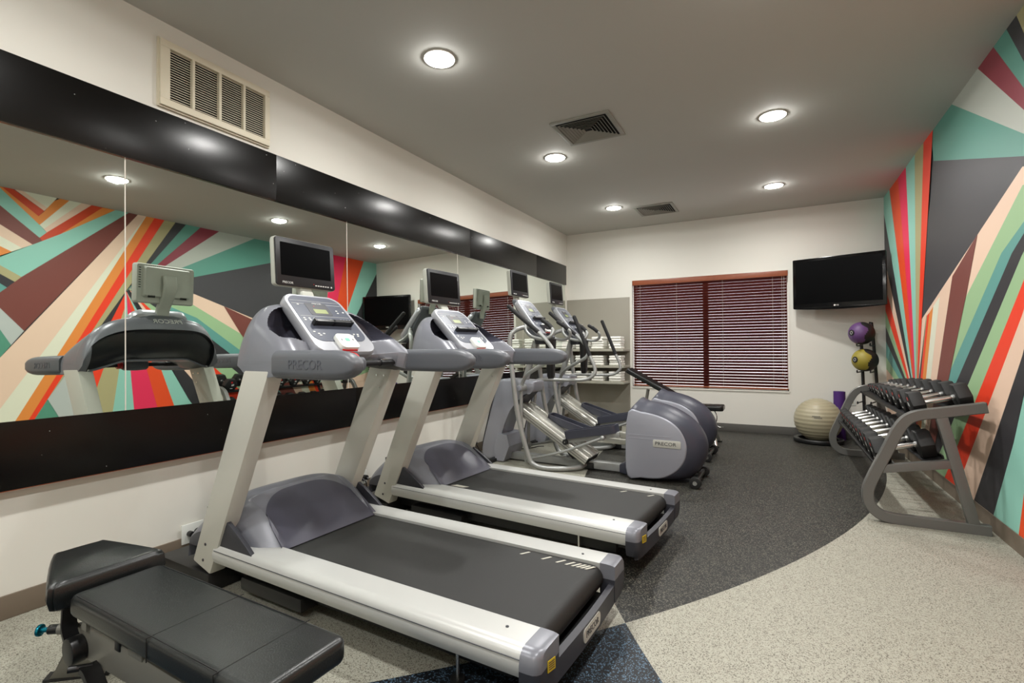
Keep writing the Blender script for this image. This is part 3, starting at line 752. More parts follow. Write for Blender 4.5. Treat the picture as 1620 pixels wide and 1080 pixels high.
    b = MB(); b.tube([(-1.25+.021*math.cos(a), -.115+.035*a/(8*PI), 1.108+.024*math.sin(a)) for a in [8*PI*k/64 for k in range(65)]]+[(-1.21, -.06, 1.13), (-1.20, 0, 1.112), (-1.205, .04, 1.10)], .0032, 'red_plastic', 6, 1); b.build('safety_cord', sm)
    console(T, (-1.245, 1.165), (-1.575, 1.475), .375)
    M = display(T, -1.60, 1.515, 1.775)
    display_neck(T, M, -1.585, 1.405)
    b = MB(); b.loft([[(-1.585+px*k, py*k, z) for px, py in rrect(.10, .26, .045, 5)] for z, k in ((1.385, 1.1), (1.405, 1.08), (1.425, .9), (1.435, .6))], 'handle_grey'); b.build('neck_base', T)
    return T
T1 = treadmill('nearest grey treadmill, belt with a row of pale worn dashes, facing the mirror')
T1.location = (-.663, 1.79, 0); T1.rotation_euler = (0, 0, R(-2.0))
T2 = dup(T1, (-.63, 2.95, 0), R(-4.3), 'second grey treadmill from the viewer, between the first treadmill and the elliptical trainers')

b = MB(); b.prism(BELT, -.279, .279, 'belt_black'); belt_marks(b, (-.30, -.12)); belt_marks(b, (-1.345, -1.325, -1.305, -1.285, -1.262), -.235, -.20)
nb = b.build('running_belt'); mb = nb.data; bpy.data.objects.remove(nb)
for ch in T2.children:
    if ch.name.startswith('running_belt'): ch.data = mb

# ================================================================== ELLIPTICAL TRAINER (x: rear wheels 0, front -2.2; +y away from the viewer)
def elliptical(label):
    T = thing('elliptical_trainer', label, 'elliptical trainer', (0, 0, 0), 0, 'elliptical trainers behind the treadmills')
    # flywheel housing
    face = [(-.585, .03), (-.60, .30), (-.572, .607), (-.46, .612), (-.356, .597), (-.27, .572), (-.196, .535), (-.14, .49), (-.105, .44), (-.080, .38), (-.071, .319), (-.08, .245), (-.105, .185), (-.15, .125), (-.21, .078), (-.28, .045), (-.36, .03), (-.47, .026)]
    big = [(-.585, .02), (-.585, .30), (-.52, .69), (-.44, .690), (-.33, .675), (-.20, .635), (-.09, .575), (-.015, .51), (.035, .44), (.062, .37), (.07, .30), (.058, .22), (.028, .15), (-.02, .085), (-.08, .035), (-.18, .018), (-.30, .018), (-.45, .018)]
    fs = [(p.x, p.z) for p in spline([Vector((x, 0, z)) for x, z in face], 3, True)]
    bs = [(p.x, p.z) for p in spline([Vector((x, 0, z)) for x, z in big], 3, True)]
    def blend(k): return [(f[0]*(1-k)+g[0]*k, f[1]*(1-k)+g[1]*k) for f, g in zip(fs, bs)]
    b = MB(); b.loft([[(x, y, z) for x, z in blend(k)] for y, k in ((-.20, 0), (-.188, .16), (-.15, .55), (-.10, .86), (-.04, 1), (.04, 1), (.10, .86), (.15, .55), (.188, .16), (.20, 0))], 'navy_plastic')
    d = b.build('flywheel_cover', T, 50)
    for s in (-1, 1):
        b = MB(); cx, cz = -.33, .31
        rs = [[(cx+(x-cx)*k, s*yy, cz+(z-cz)*k) for x, z in fs] for yy, k in ((.199, 1.0), (.208, .985), (.211, .95))]
        b.loft(rs, 'machine_grey'); sp = b.build('side_panel', d, 50)
        if s < 0:
            Mb = basis((-.235, -.2125, .345), (1, 0, 0), (0, 0, 1))
            b = MB(); b.prism(rrect(.235, .066, .012, 4), -.001, .003, 'badge_silver', 'z', M=Mb, bevel=.001); b.build('name_plate', sp)
            text('brand_text', 'PRECOR', .042, 'text_dark', Mb @ Matrix.Translation((-.01, 0, .003)), sp, .002, 1.15)
            b = MB()
            for zz in (.405, .375): b.box((-.57, -.2125, zz-.004), (-.20, -.2095, zz+.004), 'machine_grey', bevel=.001)
            b.build('panel_rib', sp)
    b = MB(); b.loft([[(-.70, y*.8, z*.8) for y, z in rrect(.16, .10, .02, 3, 0, .06)], [(-.62, y, z) for y, z in rrect(.18, .13, .02, 3, 0, .065)], [(-.52, y, z) for y, z in rrect(.18, .13, .02, 3, 0, .065)]], 'navy_plastic'); b.build('base_shroud', T)
    b = MB(); b.cyl((0, -.21, .055), (0, .21, .055), .022, 'black_plastic', 14); b.box((-.16, -.05, .03), (0, .05, .09), 'black_plastic', bevel=.01); b.build('rear_axle', T)
    for s in (-1, 1):
        b = MB(); b.cyl((0, s*.20, .048), (0, s*.255, .048), .048, 'rubber_black', 28, bevel=.006); b.cyl((0, s*.250, .048), (0, s*.258, .048), .018, 'chrome', 16); b.build('wheel', T)
    # base beam
    b = MB(); b.box((-2.12, -.045, .015), (-.60, .045, .085), 'tube_grey', bevel=.008); b.box((-2.05, -.25, .0), (-1.98, .25, .035), 'black_plastic', bevel=.008)
    b.cyl((-1.4, .05, .03), (-1.4, .42, .03), .016, 'tube_grey', 12); b.build('base_beam', T)
    # front spine cover with the lift nose
    prof = [(-2.17, .01), (-2.195, .08), (-2.17, .22), (-2.06, .60), (-1.985, .82), (-1.955, .855), (-1.86, .86), (-1.60, .845), (-1.565, .82), (-1.585, .735), (-1.66, .725), (-1.80, .585), (-1.86, .50), (-1.94, .30), (-1.985, .10), (-2.01, .01)]
    pr = [(p.x, p.z) for p in spline([Vector((x, 0, z)) for x, z in prof], 3, True)]
    cxx, czz = -1.93, .45
    b = MB(); b.loft([[(cxx+(x-cxx)*k, y, czz+(z-czz)*k) for x, z in pr] for y, k in ((-.125, .93), (-.118, .985), (-.10, 1), (.10, 1), (.118, .985), (.125, .93))], 'machine_grey'); sp = b.build('spine_cover', T, 55)
    b = MB(); b.tube([(-2.205, 0, .10), (-2.18, 0, .24), (-2.075, 0, .61), (-1.998, 0, .83)], 0, 'slate_dark', smooth=4, sec=[(-.09, -.012), (.09, -.012), (.09, .012), (-.09, .012)], up=(1, 0, .3)); b.build('spine_trim', sp)
    b = MB()
    b.loft([[(x, y, z) for x, z in ((-2.0, .01), (-1.90, .01), (-1.83, .17), (-1.86, .285), (-1.97, .29), (-2.01, .15))] for y in (-.17, -.10)]+[[(x, y, z) for x, z in ((-2.0, .01), (-1.90, .01), (-1.83, .17), (-1.86, .285), (-1.97, .29), (-2.01, .15))] for y in (.10, .17)], 'machine_grey')
    b.build('motor_box', sp)
    b = MB(); b.hexa([(-1.80, -.128, .56), (-1.78, -.128, .575), (-1.78, .128, .575), (-1.80, .128, .56)], [(-1.655, -.128, .712), (-1.64, -.128, .72), (-1.64, .128, .72), (-1.655, .128, .712)], 'slate_dark'); b.build('spine_seam', sp)
    # inclined aluminium ramp with two tracks
    p0, p1 = Vector((-1.745, 0, .585)), Vector((-.985, 0, .115)); ax = (p1-p0).normalized(); nn = Vector((-ax.z, 0, ax.x))
    if nn.z < 0: nn = -nn
    M = Matrix(((ax.x, 0, nn.x, p0.x), (ax.y, 1, nn.y, p0.y), (ax.z, 0, nn.z, p0.z), (0, 0, 0, 1))); Lr = (p1-p0).length
    b = MB()
    b.prism([(-.165, -.05), (-.165, .015), (-.155, .03), (-.125, .03), (-.12, .02), (-.05, .02), (-.045, .03), (.045, .03), (.05, .02), (.12, .02), (.125, .03), (.155, .03), (.165, .015), (.165, -.05)], 0, Lr, 'brushed_alu', 'x', M=M)
    for s in (-1, 1):
        for z in (-.03, -.005): b.box((0, s*.163, z-.002), (Lr, s*.1665, z+.002), 'slate_dark', M=M)
    b.box((Lr-.001, -.14, -.04), (Lr+.002, .14, .012), 'vent_dark', M=M)
    rp = b.build('ramp', T)
    b = MB()
    for x in (.03, .12):
        for y in (-.08, .08): b.cyl((x, y, .028), (x, y, .034), .008, 'chrome', 10, M=M)
    b.build('ramp_bolt', rp)
    b = MB(); b.tube([(-1.25, 0, .24), (-1.22, 0, .14), (-1.1, 0, .06), (-1.02, 0, .05)], .03, 'slate_dark', 10); b.box((-1.06, -.06, .01), (-.96, .06, .07), 'black_plastic', bevel=.01); b.build('ramp_support', T)
    # pedals: open trays
    def pedal(y, f, r, s):
        f = Vector((f[0], y, f[1])); r = Vector((r[0], y, r[1])); a = (r-f).normalized(); n2 = Vector((-a.z, 0, a.x)); n2 = n2 if n2.z > 0 else -n2
        Lp = (r-f).length
        M = Matrix(((a.x, 0, n2.x, f.x), (0, 1, n2.y, y), (a.z, 0, n2.z, f.z), (0, 0, 0, 1)))
        b = MB(); o = rrect(Lp, .165, .045, 5, Lp/2, 0); i = rrect(Lp-.03, .135, .035, 5, Lp/2, 0)
        b.loft([[(x, yy*.92, -.075) for x, yy in o], [(x, yy, -.02) for x, yy in o], [(x, yy, .0) for x, yy in o], [(x, yy, .0) for x, yy in i], [(x, yy, -.045) for x, yy in i]], 'navy_plastic', M=M)
        p = b.build('pedal', T, 45)
        b = MB(); b.prism(rrect(Lp-.05, .12, .03, 4, Lp/2, 0), -.046, -.040, 'rubber_black', 'z', M=M); b.build('foot_pad', p)
        b = MB(); b.box((-.03, -.05, -.115), (Lp+.02, .05, -.07), 'tube_grey', bevel=.006, M=M)
        b.cyl((.0, -.075, -.10), (.0, .075, -.10), .026, 'rubber_black', 20, M=M); b.cyl((.0, -.08, -.10), (.0, .08, -.10), .008, 'chrome', 12, M=M); b.build('roller_arm', p)
        e = M @ Vector((Lp, 0, -.09))
        b = MB(); b.hexa([(e.x, y-.03, e.z-.028), (e.x, y+.03, e.z-.028), (e.x, y+.03, e.z+.022), (e.x, y-.03, e.z+.022)], [(-.50, y-.03, .33+s*.08-.028), (-.50, y+.03, .33+s*.08-.028), (-.50, y+.03, .33+s*.08+.022), (-.50, y-.03, .33+s*.08+.022)], 'brushed_alu', bevel=.004); b.build('crank_arm', T)
        return M @ Vector((Lp*.75, 0, -.10))
    j1 = pedal(-.135, (-1.21, .375), (-.70, .475), .6); j2 = pedal(.135, (-1.50, .50), (-1.03, .36), -.8)
    # outer tube frame
    for s in (-1, 1):
        b = MB(); b.tube([(-1.56, s*.04, 1.385), (-1.62, s*.16, 1.395), (-1.69, s*.26, 1.365), (-1.735, s*.30, 1.29), (-1.73, s*.305, 1.12), (-1.70, s*.31, .875), (-1.64, s*.315, .50), (-1.53, s*.32, .14), (-1.47, s*.315, .055), (-1.36, s*.30, .03), (-1.20, s*.24, .03), (-1.08, s*.14, .035), (-1.04, s*.03, .05)], .024, 'tube_grey', 12, 5); b.build('frame_tube', T, 60)
    # moving arms with linkage
    arms = {-1: [(-1.70, -.38, 1.59), (-1.60, -.38, 1.505), (-1.384, -.37, 1.333), (-1.30, -.37, 1.25), (-1.235, -.37, 1.155), (-1.26, -.37, 1.075), (-1.39, -.35, 1.005), (-1.555, -.27, .925), (-1.64, -.21, .85), (-1.67, -.20, .78)],
            1: [(-1.343, .42, 1.515), (-1.258, .42, 1.316), (-1.168, .42, 1.094), (-1.118, .42, .985), (-1.113, .41, .905), (-1.20, .39, .845), (-1.40, .33, .835), (-1.60, .26, .84), (-1.69, .21, .83), (-1.72, .20, .78)]}
    low = {-1: (-1.60, .07), 1: (-1.80, .12)}
    for s in (-1, 1):
        P = arms[s]
        b = MB(); b.tube(P[2:], .019, 'tube_grey', 12, 5); a = b.build('moving_arm', T, 60)
        b = MB(); b.tube(P[:3], [.021]*9, 'black_foam', 14, 4); b.ball(P[0], .0215, 'black_foam', 14, 8); b.build('arm_grip', a, 60)
        piv = Vector(P[-1]); lx, lz = low[s]
        b = MB(); b.cyl((piv.x, s*.10, .78), (piv.x, s*.235, .78), .035, 'tube_grey', 22, bevel=.005); b.cyl((piv.x, s*.235, .78), (piv.x, s*.25, .78), .028, 'machine_grey', 20, bevel=.008); b.build('pivot', a)
        b = MB(); b.tube([(piv.x, s*.20, .78), (piv.x-.0, s*.20, .62), ((piv.x+lx)/2-.03, s*.20, .40), (lx, s*.20, lz)], .018, 'tube_grey', 10, 5)
        b.box((lx-.03, s*.20-.012, lz-.035), (lx+.03, s*.20+.012, lz+.035), 'tube_grey', bevel=.006); b.build('lower_lever', a, 60)
        j = j1 if s < 0 else j2
        b = MB(); b.tube([(lx, s*.225, lz+.0), ((lx+j.x)/2, s*.225, lz+(j.z-lz)*.42), (j.x-.12, s*.225, j.z-.05), (j.x, s*.21, j.z+.0)], .013, 'tube_grey', 10, 5)
        b.cyl((j.x, s*.08, j.z), (j.x, s*.23, j.z), .012, 'slate_dark', 12); b.ball((j.x, s*.225, j.z), .022, 'tube_grey', 14, 10); b.build('link_rod', a, 60)
    # fixed handlebars
    for s in (-1, 1):
        b = MB(); b.tube([(-1.63, s*.17, 1.44), (-1.61, s*.20, 1.36), (-1.53, s*.22, 1.295), (-1.40, s*.235, 1.268), (-1.325, s*.23, 1.295), (-1.305, s*.21, 1.345), (-1.335, s*.195, 1.39)], .0165, 'tube_grey', 12, 5); h = b.build('handlebar', T, 60)
        b = MB(); b.tube([(-1.325, s*.20, 1.375), (-1.36, s*.19, 1.41), (-1.43, s*.185, 1.455)], .0215, 'black_foam', 14, 3); b.ball((-1.43, s*.185, 1.455), .021, 'black_foam', 12, 8); b.box((-1.40, s*.185-.008, 1.448), (-1.36, s*.185+.008, 1.456), 'chrome', bevel=.002); b.build('hand_grip', h, 60)
    # mount under the console
    b = MB(); b.loft([[(-1.53+x*k, y*k, z) for x, y in rrect(.15, .14, .04, 4)] for z, k in ((1.22, .8), (1.30, 1.0), (1.42, 1.0))], 'slate_dark')
    b.tube([(-1.60, 0, 1.25), (-1.66, 0, 1.05), (-1.74, 0, .80)], .035, 'tube_grey', 14, 3); b.build('console_mount', T, 60)
    b = MB(); b.loft([[(-1.43+x*k, y*k, z) for x, y in rrect(.085, .12, .03, 4)] for z, k in ((.87, .55), (.90, .75), (1.16, .95), (1.27, 1.05))], 'black_plastic'); b.build('bottle_holder', T, 60)
    b = MB(); b.loft([[(-1.52, y, 1.36), ] for y in (0, 0)], 'slate_dark') if 0 else b.prism([(-1.44, 1.29), (-1.475, 1.27), (-1.60, 1.33), (-1.80, 1.66), (-1.79, 1.69), (-1.745, 1.68)], -.155, .155, 'handle_grey', 'y', bevel=.02, seg=3); b.build('console_back', T)
    console(T, (-1.455, 1.325), (-1.745, 1.685), .36, .42)
    M = display(T, -1.79, 1.725, 1.995)
    display_neck(T, M, -1.80, 1.60, 'light_grey_plastic')
    return T
E1 = elliptical('nearer elliptical trainer with grey flywheel cover, beside the second treadmill')
E1.location = (-.60, 4.60, 0); E1.rotation_euler = (0, 0, R(-1.5))
E2 = dup(E1, (-.63, 5.67, 0), R(-1.5), 'rear elliptical trainer with grey flywheel cover, beside the towel shelves')

# ================================================================== BENCHES
def pad(name, root, outline, z0, z1, rb=.02, seg=4, M=None, m='leather_black'):
    b = MB(); b.prism(outline, z0, z1, m, 'z', bevel=rb, seg=seg, M=M, ang=40); return b.build(name, root, 60)
B1 = thing('workout_bench', 'black padded flat workout bench in the front left corner of the view', 'weight bench', (-1.95, .83, 0), R(-1))
main = rrect(.93, .262, .03, 5, .49, 0)
mp = pad('seat_pad', B1, main, .37, .435, .022)
b = MB()
for x in (.50, .80): b.box((x-.0012, -.132, .4335), (x+.0012, .132, .4358), 'vent_dark'); b.box((x-.0012, -.1325, .372), (x+.0012, -.1305, .434), 'vent_dark')
for s in (-1, 1): b.box((.06, s*.119-.0012, .4338), (.80, s*.119+.0012, .4357), 'vent_dark')
b.build('stitching', mp)
hd = [(-.265, -.055), (-.245, -.085), (-.03, -.165), (-.005, -.155), (.005, -.13), (.005, .13), (-.005, .15), (-.03, .155), (-.245, .085), (-.265, .06)]
b = MB()
cx = -.13
b.loft([[(cx+(x-cx)*k, y*k, z+(x+.13)*-.06) for x, y in [(p.x, p.y) for p in spline([Vector((x, y, 0)) for x, y in hd], 3, True)]] for z, k in ((.385, .86), (.395, .95), (.425, 1.0), (.458, .985), (.472, .94), (.478, .86))], 'leather_black')
b.build('head_pad', B1, 60)
b = MB()
b.prism([(-.06, .225), (-.04, .30), (.0, .315), (.85, .30), (.90, .27), (.88, .225), (.0, .20)], -.075, -.02, 'bench_grey', 'y', bevel=.006)
b.box((-.03, -.10, .355), (.10, .05, .368), 'bench_grey', bevel=.004); b.box((.0, -.085, .30), (.03, -.01, .36), 'bench_grey'); b.box((.20, -.08, .29), (.23, -.01, .368), 'black_plastic', bevel=.004); b.box((.28, -.08, .30), (.36, .03, .37), 'bench_grey', bevel=.004); b.box((.60, -.08, .29), (.68, .03, .37), 'bench_grey', bevel=.004); b.build('main_beam', B1)
b = MB(); b.hexa([(-.40, -.02, .004), (-.26, .09, .004), (-.22, .06, .004), (-.36, -.05, .004)], [(-.13, -.05, .27), (.03, -.045, .25), (.03, -.02, .25), (-.12, -.02, .27)], 'bench_grey', bevel=.005)
b.hexa([(-.405, -.03, 0), (-.24, .10, 0), (-.21, .07, 0), (-.365, -.065, 0)], [(-.405, -.03, .01), (-.24, .10, .01), (-.21, .07, .01), (-.365, -.065, .01)], 'rubber_black')
b.build('rear_leg', B1)
b = MB(); b.hexa([(.86, -.26, .005), (.92, -.26, .005), (.92, .26, .005), (.86, .26, .005)], [(.80, -.07, .24), (.86, -.07, .24), (.86, .03, .24), (.80, .03, .24)], 'bench_grey', bevel=.006); b.build('front_leg', B1)
b = MB()
b.tube([(-.13, -.07, .40), (-.12, -.075, .32), (-.09, -.085, .27), (-.03, -.09, .235)], 0, 'black_plastic', smooth=5, sec=[(-.006, -.02), (.006, -.02), (.006, .02), (-.006, .02)], up=(0, 1, 0))
b.cyl((-.02, -.075, .235), (-.02, -.115, .235), .042, 'black_plastic', 24, bevel=.006); b.build('adjust_plate', B1)
b = MB(); b.tube([(.08, -.10, .215), (.12, -.10, .20), (.20, -.10, .12), (.30, -.10, .03)], 0, 'black_plastic', smooth=5, sec=[(-.01, -.022), (.01, -.022), (.01, .022), (-.01, .022)], up=(0, 1, 0)); b.cyl((.06, -.14, .222), (.09, -.09, .215), .010, 'black_plastic', 12); b.build('adjust_arm', B1)
b = MB()
b.cyl((-.12, -.06, .262), (-.155, -.088, .262), .018, 'bench_grey', 18); b.cyl((-.155, -.088, .262), (-.178, -.106, .262), .015, 'black_plastic', 18)
kb = b.build('pull_pin', B1)
b = MB(); b.cyl((-.178, -.106, .262), (-.196, -.120, .262), .008, 'teal_anodised', 16); b.cyl((-.196, -.120, .262), (-.204, -.126, .262), .019, 'teal_anodised', 22, bevel=.004); b.build('knob', kb)

B2 = thing('incline_bench', 'black incline bench with its back raised, under the window behind the elliptical trainers', 'weight bench', (-1.1, 6.45, 0))
def M2(x, z, a, y=0): return Matrix.Translation((x, y, z)) @ Matrix.Rotation(a, 4, 'Y')
a = math.atan2(.90-.56, .62)
b = MB(); b.prism(rrect(.74, .27, .04, 4), -.03, .03, 'leather_black', 'z', bevel=.018, seg=3, M=M2(-.29, .715, R(28.5))); b.build('back_pad', B2, 60)
b = MB(); b.prism(rrect(.40, .27, .04, 4), -.032, .032, 'leather_black', 'z', bevel=.02, seg=3, M=M2(.345, .445, R(-1))); b.build('seat_pad', B2, 60)
b = MB(); b.box((-.75, -.03, .22), (.42, .03, .28), 'bench_grey', bevel=.006); b.cyl((.33, 0, .27), (.33, 0, .42), .025, 'bench_grey', 14); b.cyl((-.42, 0, .27), (-.36, 0, .64), .02, 'bench_grey', 14); b.build('main_beam', B2)
for x, s in ((.40, 1), (-.72, -1)):
    for y in (-.2, .2):
        b = MB(); b.cyl((x, y*.1, .25), (x+.07*s, y, .012), .02, 'chrome' if s > 0 else 'bench_grey', 14); b.cyl((x+.07*s, y, 0), (x+.07*s, y, .016), .03, 'rubber_black', 16); b.build('leg', B2)
b = MB(); b.tube([(.44, -.08, .42), (.47, -.10, .36), (.46, -.10, .28), (.42, -.10, .24), (.40, -.10, .30), (.44, -.10, .26), (.50, -.11, .23), (.54, -.12, .235)], .006, 'chrome', 8, 4); b.build('release_lever', B2)

# ================================================================== DUMBBELL RACK
RK = thing('dumbbell_rack', 'grey steel two-tier dumbbell rack against the mural wall', 'dumbbell rack', (0, 0, 0))
RY0, RY1 = 4.12, 6.45
for y in (RY0, RY1):
    path = [(1.165, .030), (1.0, .030), (.80, .031), (.665, .034), (.60, .055), (.552, .11), (.540, .19), (.565, .28), (.65, .48), (.705, .61), (.755, .69), (.82, .728), (.92, .748), (1.04, .772), (1.155, .795)]
    b = MB(); b.tube([(x, y, z) for x, z in path], 0, 'rack_grey', smooth=4, sec=rrect(.05, .065, .012, 2), up=(0, 1, 0)) if 0 else b.tube([(x, y, z) for x, z in path], 0, 'rack_grey', smooth=4, sec=[(p[1], p[0]) for p in rrect(.052, .068, .005, 1)], up=(0, 1, 0))
    e = b.build('end_frame', RK, 25)
    b = MB(); b.hexa([(1.055, y-.024, .06), (1.115, y-.024, .06), (1.115, y+.024, .06), (1.055, y+.024, .06)], [(.905, y-.024, .725), (.965, y-.024, .73), (.965, y+.024, .73), (.905, y+.024, .725)], 'rack_grey', bevel=.005)
    b.hexa([(.625, y-.022, .33), (.625, y+.022, .33), (.625, y+.022, .385), (.625, y-.022, .385)], [(.995, y-.022, .40), (.995, y+.022, .40), (.995, y+.022, .455), (.995, y-.022, .455)], 'rack_grey', bevel=.004); b.build('brace', e)
    b = MB(); b.box((1.150, y-.024, .764), (1.158, y+.024, .826), 'black_plastic', bevel=.002) if 0 else b.hexa([(1.152, y-.023, .765), (1.160, y-.023, .768), (1.160, y+.023, .768), (1.152, y+.023, .765)], [(1.145, y-.023, .823), (1.153, y-.023, .826), (1.153, y+.023, .826), (1.145, y+.023, .823)], 'black_plastic'); b.build('end_cap', e)
for cx, cz, nm in ((.975, .735, 'upper_tray'), (.775, .405, 'lower_tray')):
    b = MB(); A = R(15)
    for s in (-1, 1):
        ox = s*.128; x = cx+ox*math.cos(A); z = cz+ox*math.sin(A)
        Mt = Matrix.Translation((x, 0, z)) @ Matrix.Rotation(-A, 4, 'Y')
        b.box((-.055, RY0+.03, -.006), (.055, RY1-.03, 0), 'black_plastic', M=Mt); b.box((s*.055-.004, RY0+.03, -.006), (s*.055+.004, RY1-.03, .018), 'black_plastic', M=Mt)
    b.build(nm, RK)
sizes = [(.098, .075), (.095, .073), (.090, .070), (.086, .067), (.081, .063), (.075, .058), (.068, .052), (.060, .046), (.051, .040), (.043, .034)]
sizel = [(.102, .085), (.101, .085), (.098, .082), (.095, .080), (.092, .078), (.089, .075), (.086, .072), (.083, .069), (.080, .066), (.077, .063)]
def dumbbell(r, hl, label, loc, group):
    D = thing('dumbbell', label, 'dumbbell', loc, 0, group); D.rotation_euler = (0, -R(15), 0)
    hy = .084 if r > .07 else .074
    b = MB(); b.tube([(-hy, 0, 0), (-hy*.6, 0, 0), (0, 0, 0), (hy*.6, 0, 0), (hy, 0, 0)], [.014, .0165, .0185, .0165, .014], 'chrome', 16, 1)
    for s in (-1, 1): b.cyl((s*hy, 0, 0), (s*(hy-.012), 0, 0), .020, 'chrome', 18)
    b.build('handle', D)
    for s in (-1, 1):
        out = [(r*math.cos(R(60*k)), r*math.sin(R(60*k))) for k in range(6)]
        b = MB(); x0, x1 = sorted((s*hy, s*(hy+hl))); b.prism(out, x0, x1, 'rubber_black', 'x', bevel=r*.13, seg=2)
        h = b.build('head', D, 40)
        xe = s*(hy+hl)
        b = MB(); M = basis((xe+s*.0004, 0, 0), (0, s, 0), (0, 0, 1))
        b.cyl((0, r*.42, -.001), (0, r*.42, .001), r*.13, 'red_plastic', 14, M=M); b.build('red_dot', h); b = MB()
        for k in (-1, 0, 1): b.box((-r*.22+k*r*.12, -r*.1-k*r*.02, 0), (-r*.12+k*r*.12, r*.16-k*r*.02, .001), 'text_light', M=M)
        b.box((-r*.18, -r*.5, 0), (r*.18, -r*.42, .001), 'text_light', M=M); b.build('weight_mark', h)
    return D
ordw = ['nearest the viewer', 'second from the near end', 'third from the near end', 'fourth from the near end', 'fifth from the near end', 'fifth from the far end', 'fourth from the far end', 'third from the far end', 'second from the far end', 'farthest, beside the ball stand']
for cx, cz, row in ((.975, .735, 'upper'), (.775, .405, 'lower')):
    S = sizes if row == 'upper' else sizel
    gap = (RY1-RY0-.09-sum(2*r*.87 for r, _ in S))/9; y = RY0+.045
    for k in range(10):
        r, hl = S[k]; y += r*.87
        A = R(15); zz = r*.87
        dumbbell(r, hl, 'black hex dumbbell with chrome handle on the %s tier, %s' % (row, ordw[k]), (cx-math.sin(A)*zz, y, cz+math.cos(A)*zz+.003), 'hex dumbbells on the %s tier' % row)
        y += r*.87+gap

# ================================================================== BALLS, STAND, MAT
ST = thing('ball_stand', 'black upright medicine ball stand in the far right corner', 'ball stand', (0, 0, 0))
b = MB(); b.tube([(1.105, 7.42, .02), (1.10, 7.42, .375), (1.045, 7.42, 1.39), (1.02, 7.42, 1.43), (.98, 7.42, 1.44), (.94, 7.42, 1.42), (.93, 7.42, 1.36), (.955, 7.42, .375), (.96, 7.42, .02)], .018, 'black_plastic', 12, 4); b.build('upright_loop', ST, 60)
for z in (1.19, .87, .50, .22):
    for x0 in (.90, 1.03):
        b = MB(); b.tube([(x0+.04, 7.41, z), (x0-.02, 7.28, z-.005), (x0-.05, 7.12, z), (x0-.055, 7.07, z+.025)], .008, 'black_plastic', 8, 4); b.build('ball_arm', ST, 60)
b = MB(); b.box((.84, 7.15, 0), (.90, 7.52, .03), 'black_plastic', bevel=.006); b.box((1.10, 7.0, 0), (1.15, 7.52, .03), 'black_plastic', bevel=.006); b.box((.86, 7.40, 0), (1.14, 7.45, .03), 'black_plastic', bevel=.006); b.build('base', ST)
def med_ball(m, z, label, x):
    o = thing('medicine_ball', label, 'medicine ball', (x, 7.17, z), 0, 'medicine balls on the black stand')
    r = .135; t = bmesh.new(); bmesh.ops.create_uvsphere(t, u_segments=64, v_segments=40, radius=r)
    b = MB(); i0 = b.mi(m); i1 = b.mi('rubber_black')
    ax = Vector((-.80, -.60, .05)).normalized()
    for f in t.faces:
        c = f.calc_center_median().normalized(); d = c.dot(ax); wv = .12*math.sin(5*math.atan2(c.z, c.x*ax.y-c.y*ax.x))
        f.material_index = i0 if d+wv > .38 else i1
    me = bpy.data.meshes.new('t'); t.to_mesh(me); t.free(); b.bm.from_mesh(me); b.build('shell', o, 80)
    Mx = basis(ax*(r-.0035), Vector((0, 0, 1)).cross(ax), ax.cross(Vector((0, 0, 1)).cross(ax)))
    b = MB(); b.cyl((0, 0, 0), (0, 0, .006), .036, 'rubber_black', 26, M=Mx, bevel=.002); l = b.build('label_disc', o)
    b = MB(); b.tube([(.014*math.cos(q), .018*math.sin(q)*1.0+0, .0065) for q in [2*PI*k/20 for k in range(20)]], .0022, 'text_light', 6, 1, loop=True, M=Mx); b.build('label_mark', l)
    return o
med_ball('ball_purple', 1.335, 'purple and black medicine ball on the top arms of the stand', .905)
med_ball('ball_yellow', 1.015, 'yellow and black medicine ball below the purple one', .935)
SB = thing('stability_ball', 'beige inflatable exercise ball on a black ring in the far right corner', 'exercise ball', (.45, 7.17, 0))
b = MB(); rings = []
NR = 72
for i in range(1, NR):
    th = PI*i/NR; rr = .262+.0022*math.cos(th*34)
    rings.append([(rr*math.sin(th)*math.cos(2*PI*k/48), rr*math.sin(th)*math.sin(2*PI*k/48), .275+rr*math.cos(th)) for k in range(48)])
b.loft(rings, 'ball_beige'); sb = b.build('ball', SB, 80)
Mx = basis((.0-.03, -.2555, .335), (1, -.11, 0), (0, .22, 1))
for k, (dy, w) in enumerate(((.010, .05), (-.008, .07))):
    b = MB()
    for q in range(6): b.box((-.045+q*.014+k*.02, dy-.005, -.001), (-.036+q*.014+k*.02, dy+.005, .0015), 'text_dark', M=Mx)
    b.build('printed_mark', sb)
RG = MB(); RG.tube([(.24*math.cos(2*PI*k/32), .24*math.sin(2*PI*k/32), .03) for k in range(32)], 0, 'black_plastic', smooth=1, loop=True, sec=rrect(.06, .05, .015, 3), up=(0, 0, 1))
rg = RG.build('ball_ring'); rg.location = (.45, 7.17, .0); tag(rg, 'black ring base under the beige exercise ball', 'ball base')
YM = thing('yoga_mat', 'purple rolled exercise mat standing by the back wall beside the beige ball', 'exercise mat', (.70, 7.47, 0))
b = MB(); o = []
for k in range(140):
    a = k/139*2*PI*5; r = .018+.0098*a/(2*PI)+.0; o.append(((r)*math.cos(a), (r)*math.sin(a)))
inner = [((math.hypot(x, y)-.007)*x/math.hypot(x, y), (math.hypot(x, y)-.007)*y/math.hypot(x, y)) for x, y in o]
t = bmesh.new(); ring = o+inner[::-1]
va = [t.verts.new((x, y, 0)) for x, y in ring]; vb = [t.verts.new((x, y, .61)) for x, y in ring]; n = len(o)
for i in range(len(ring)): j = (i+1) % len(ring); t.faces.new((va[i], va[j], vb[j], vb[i]))
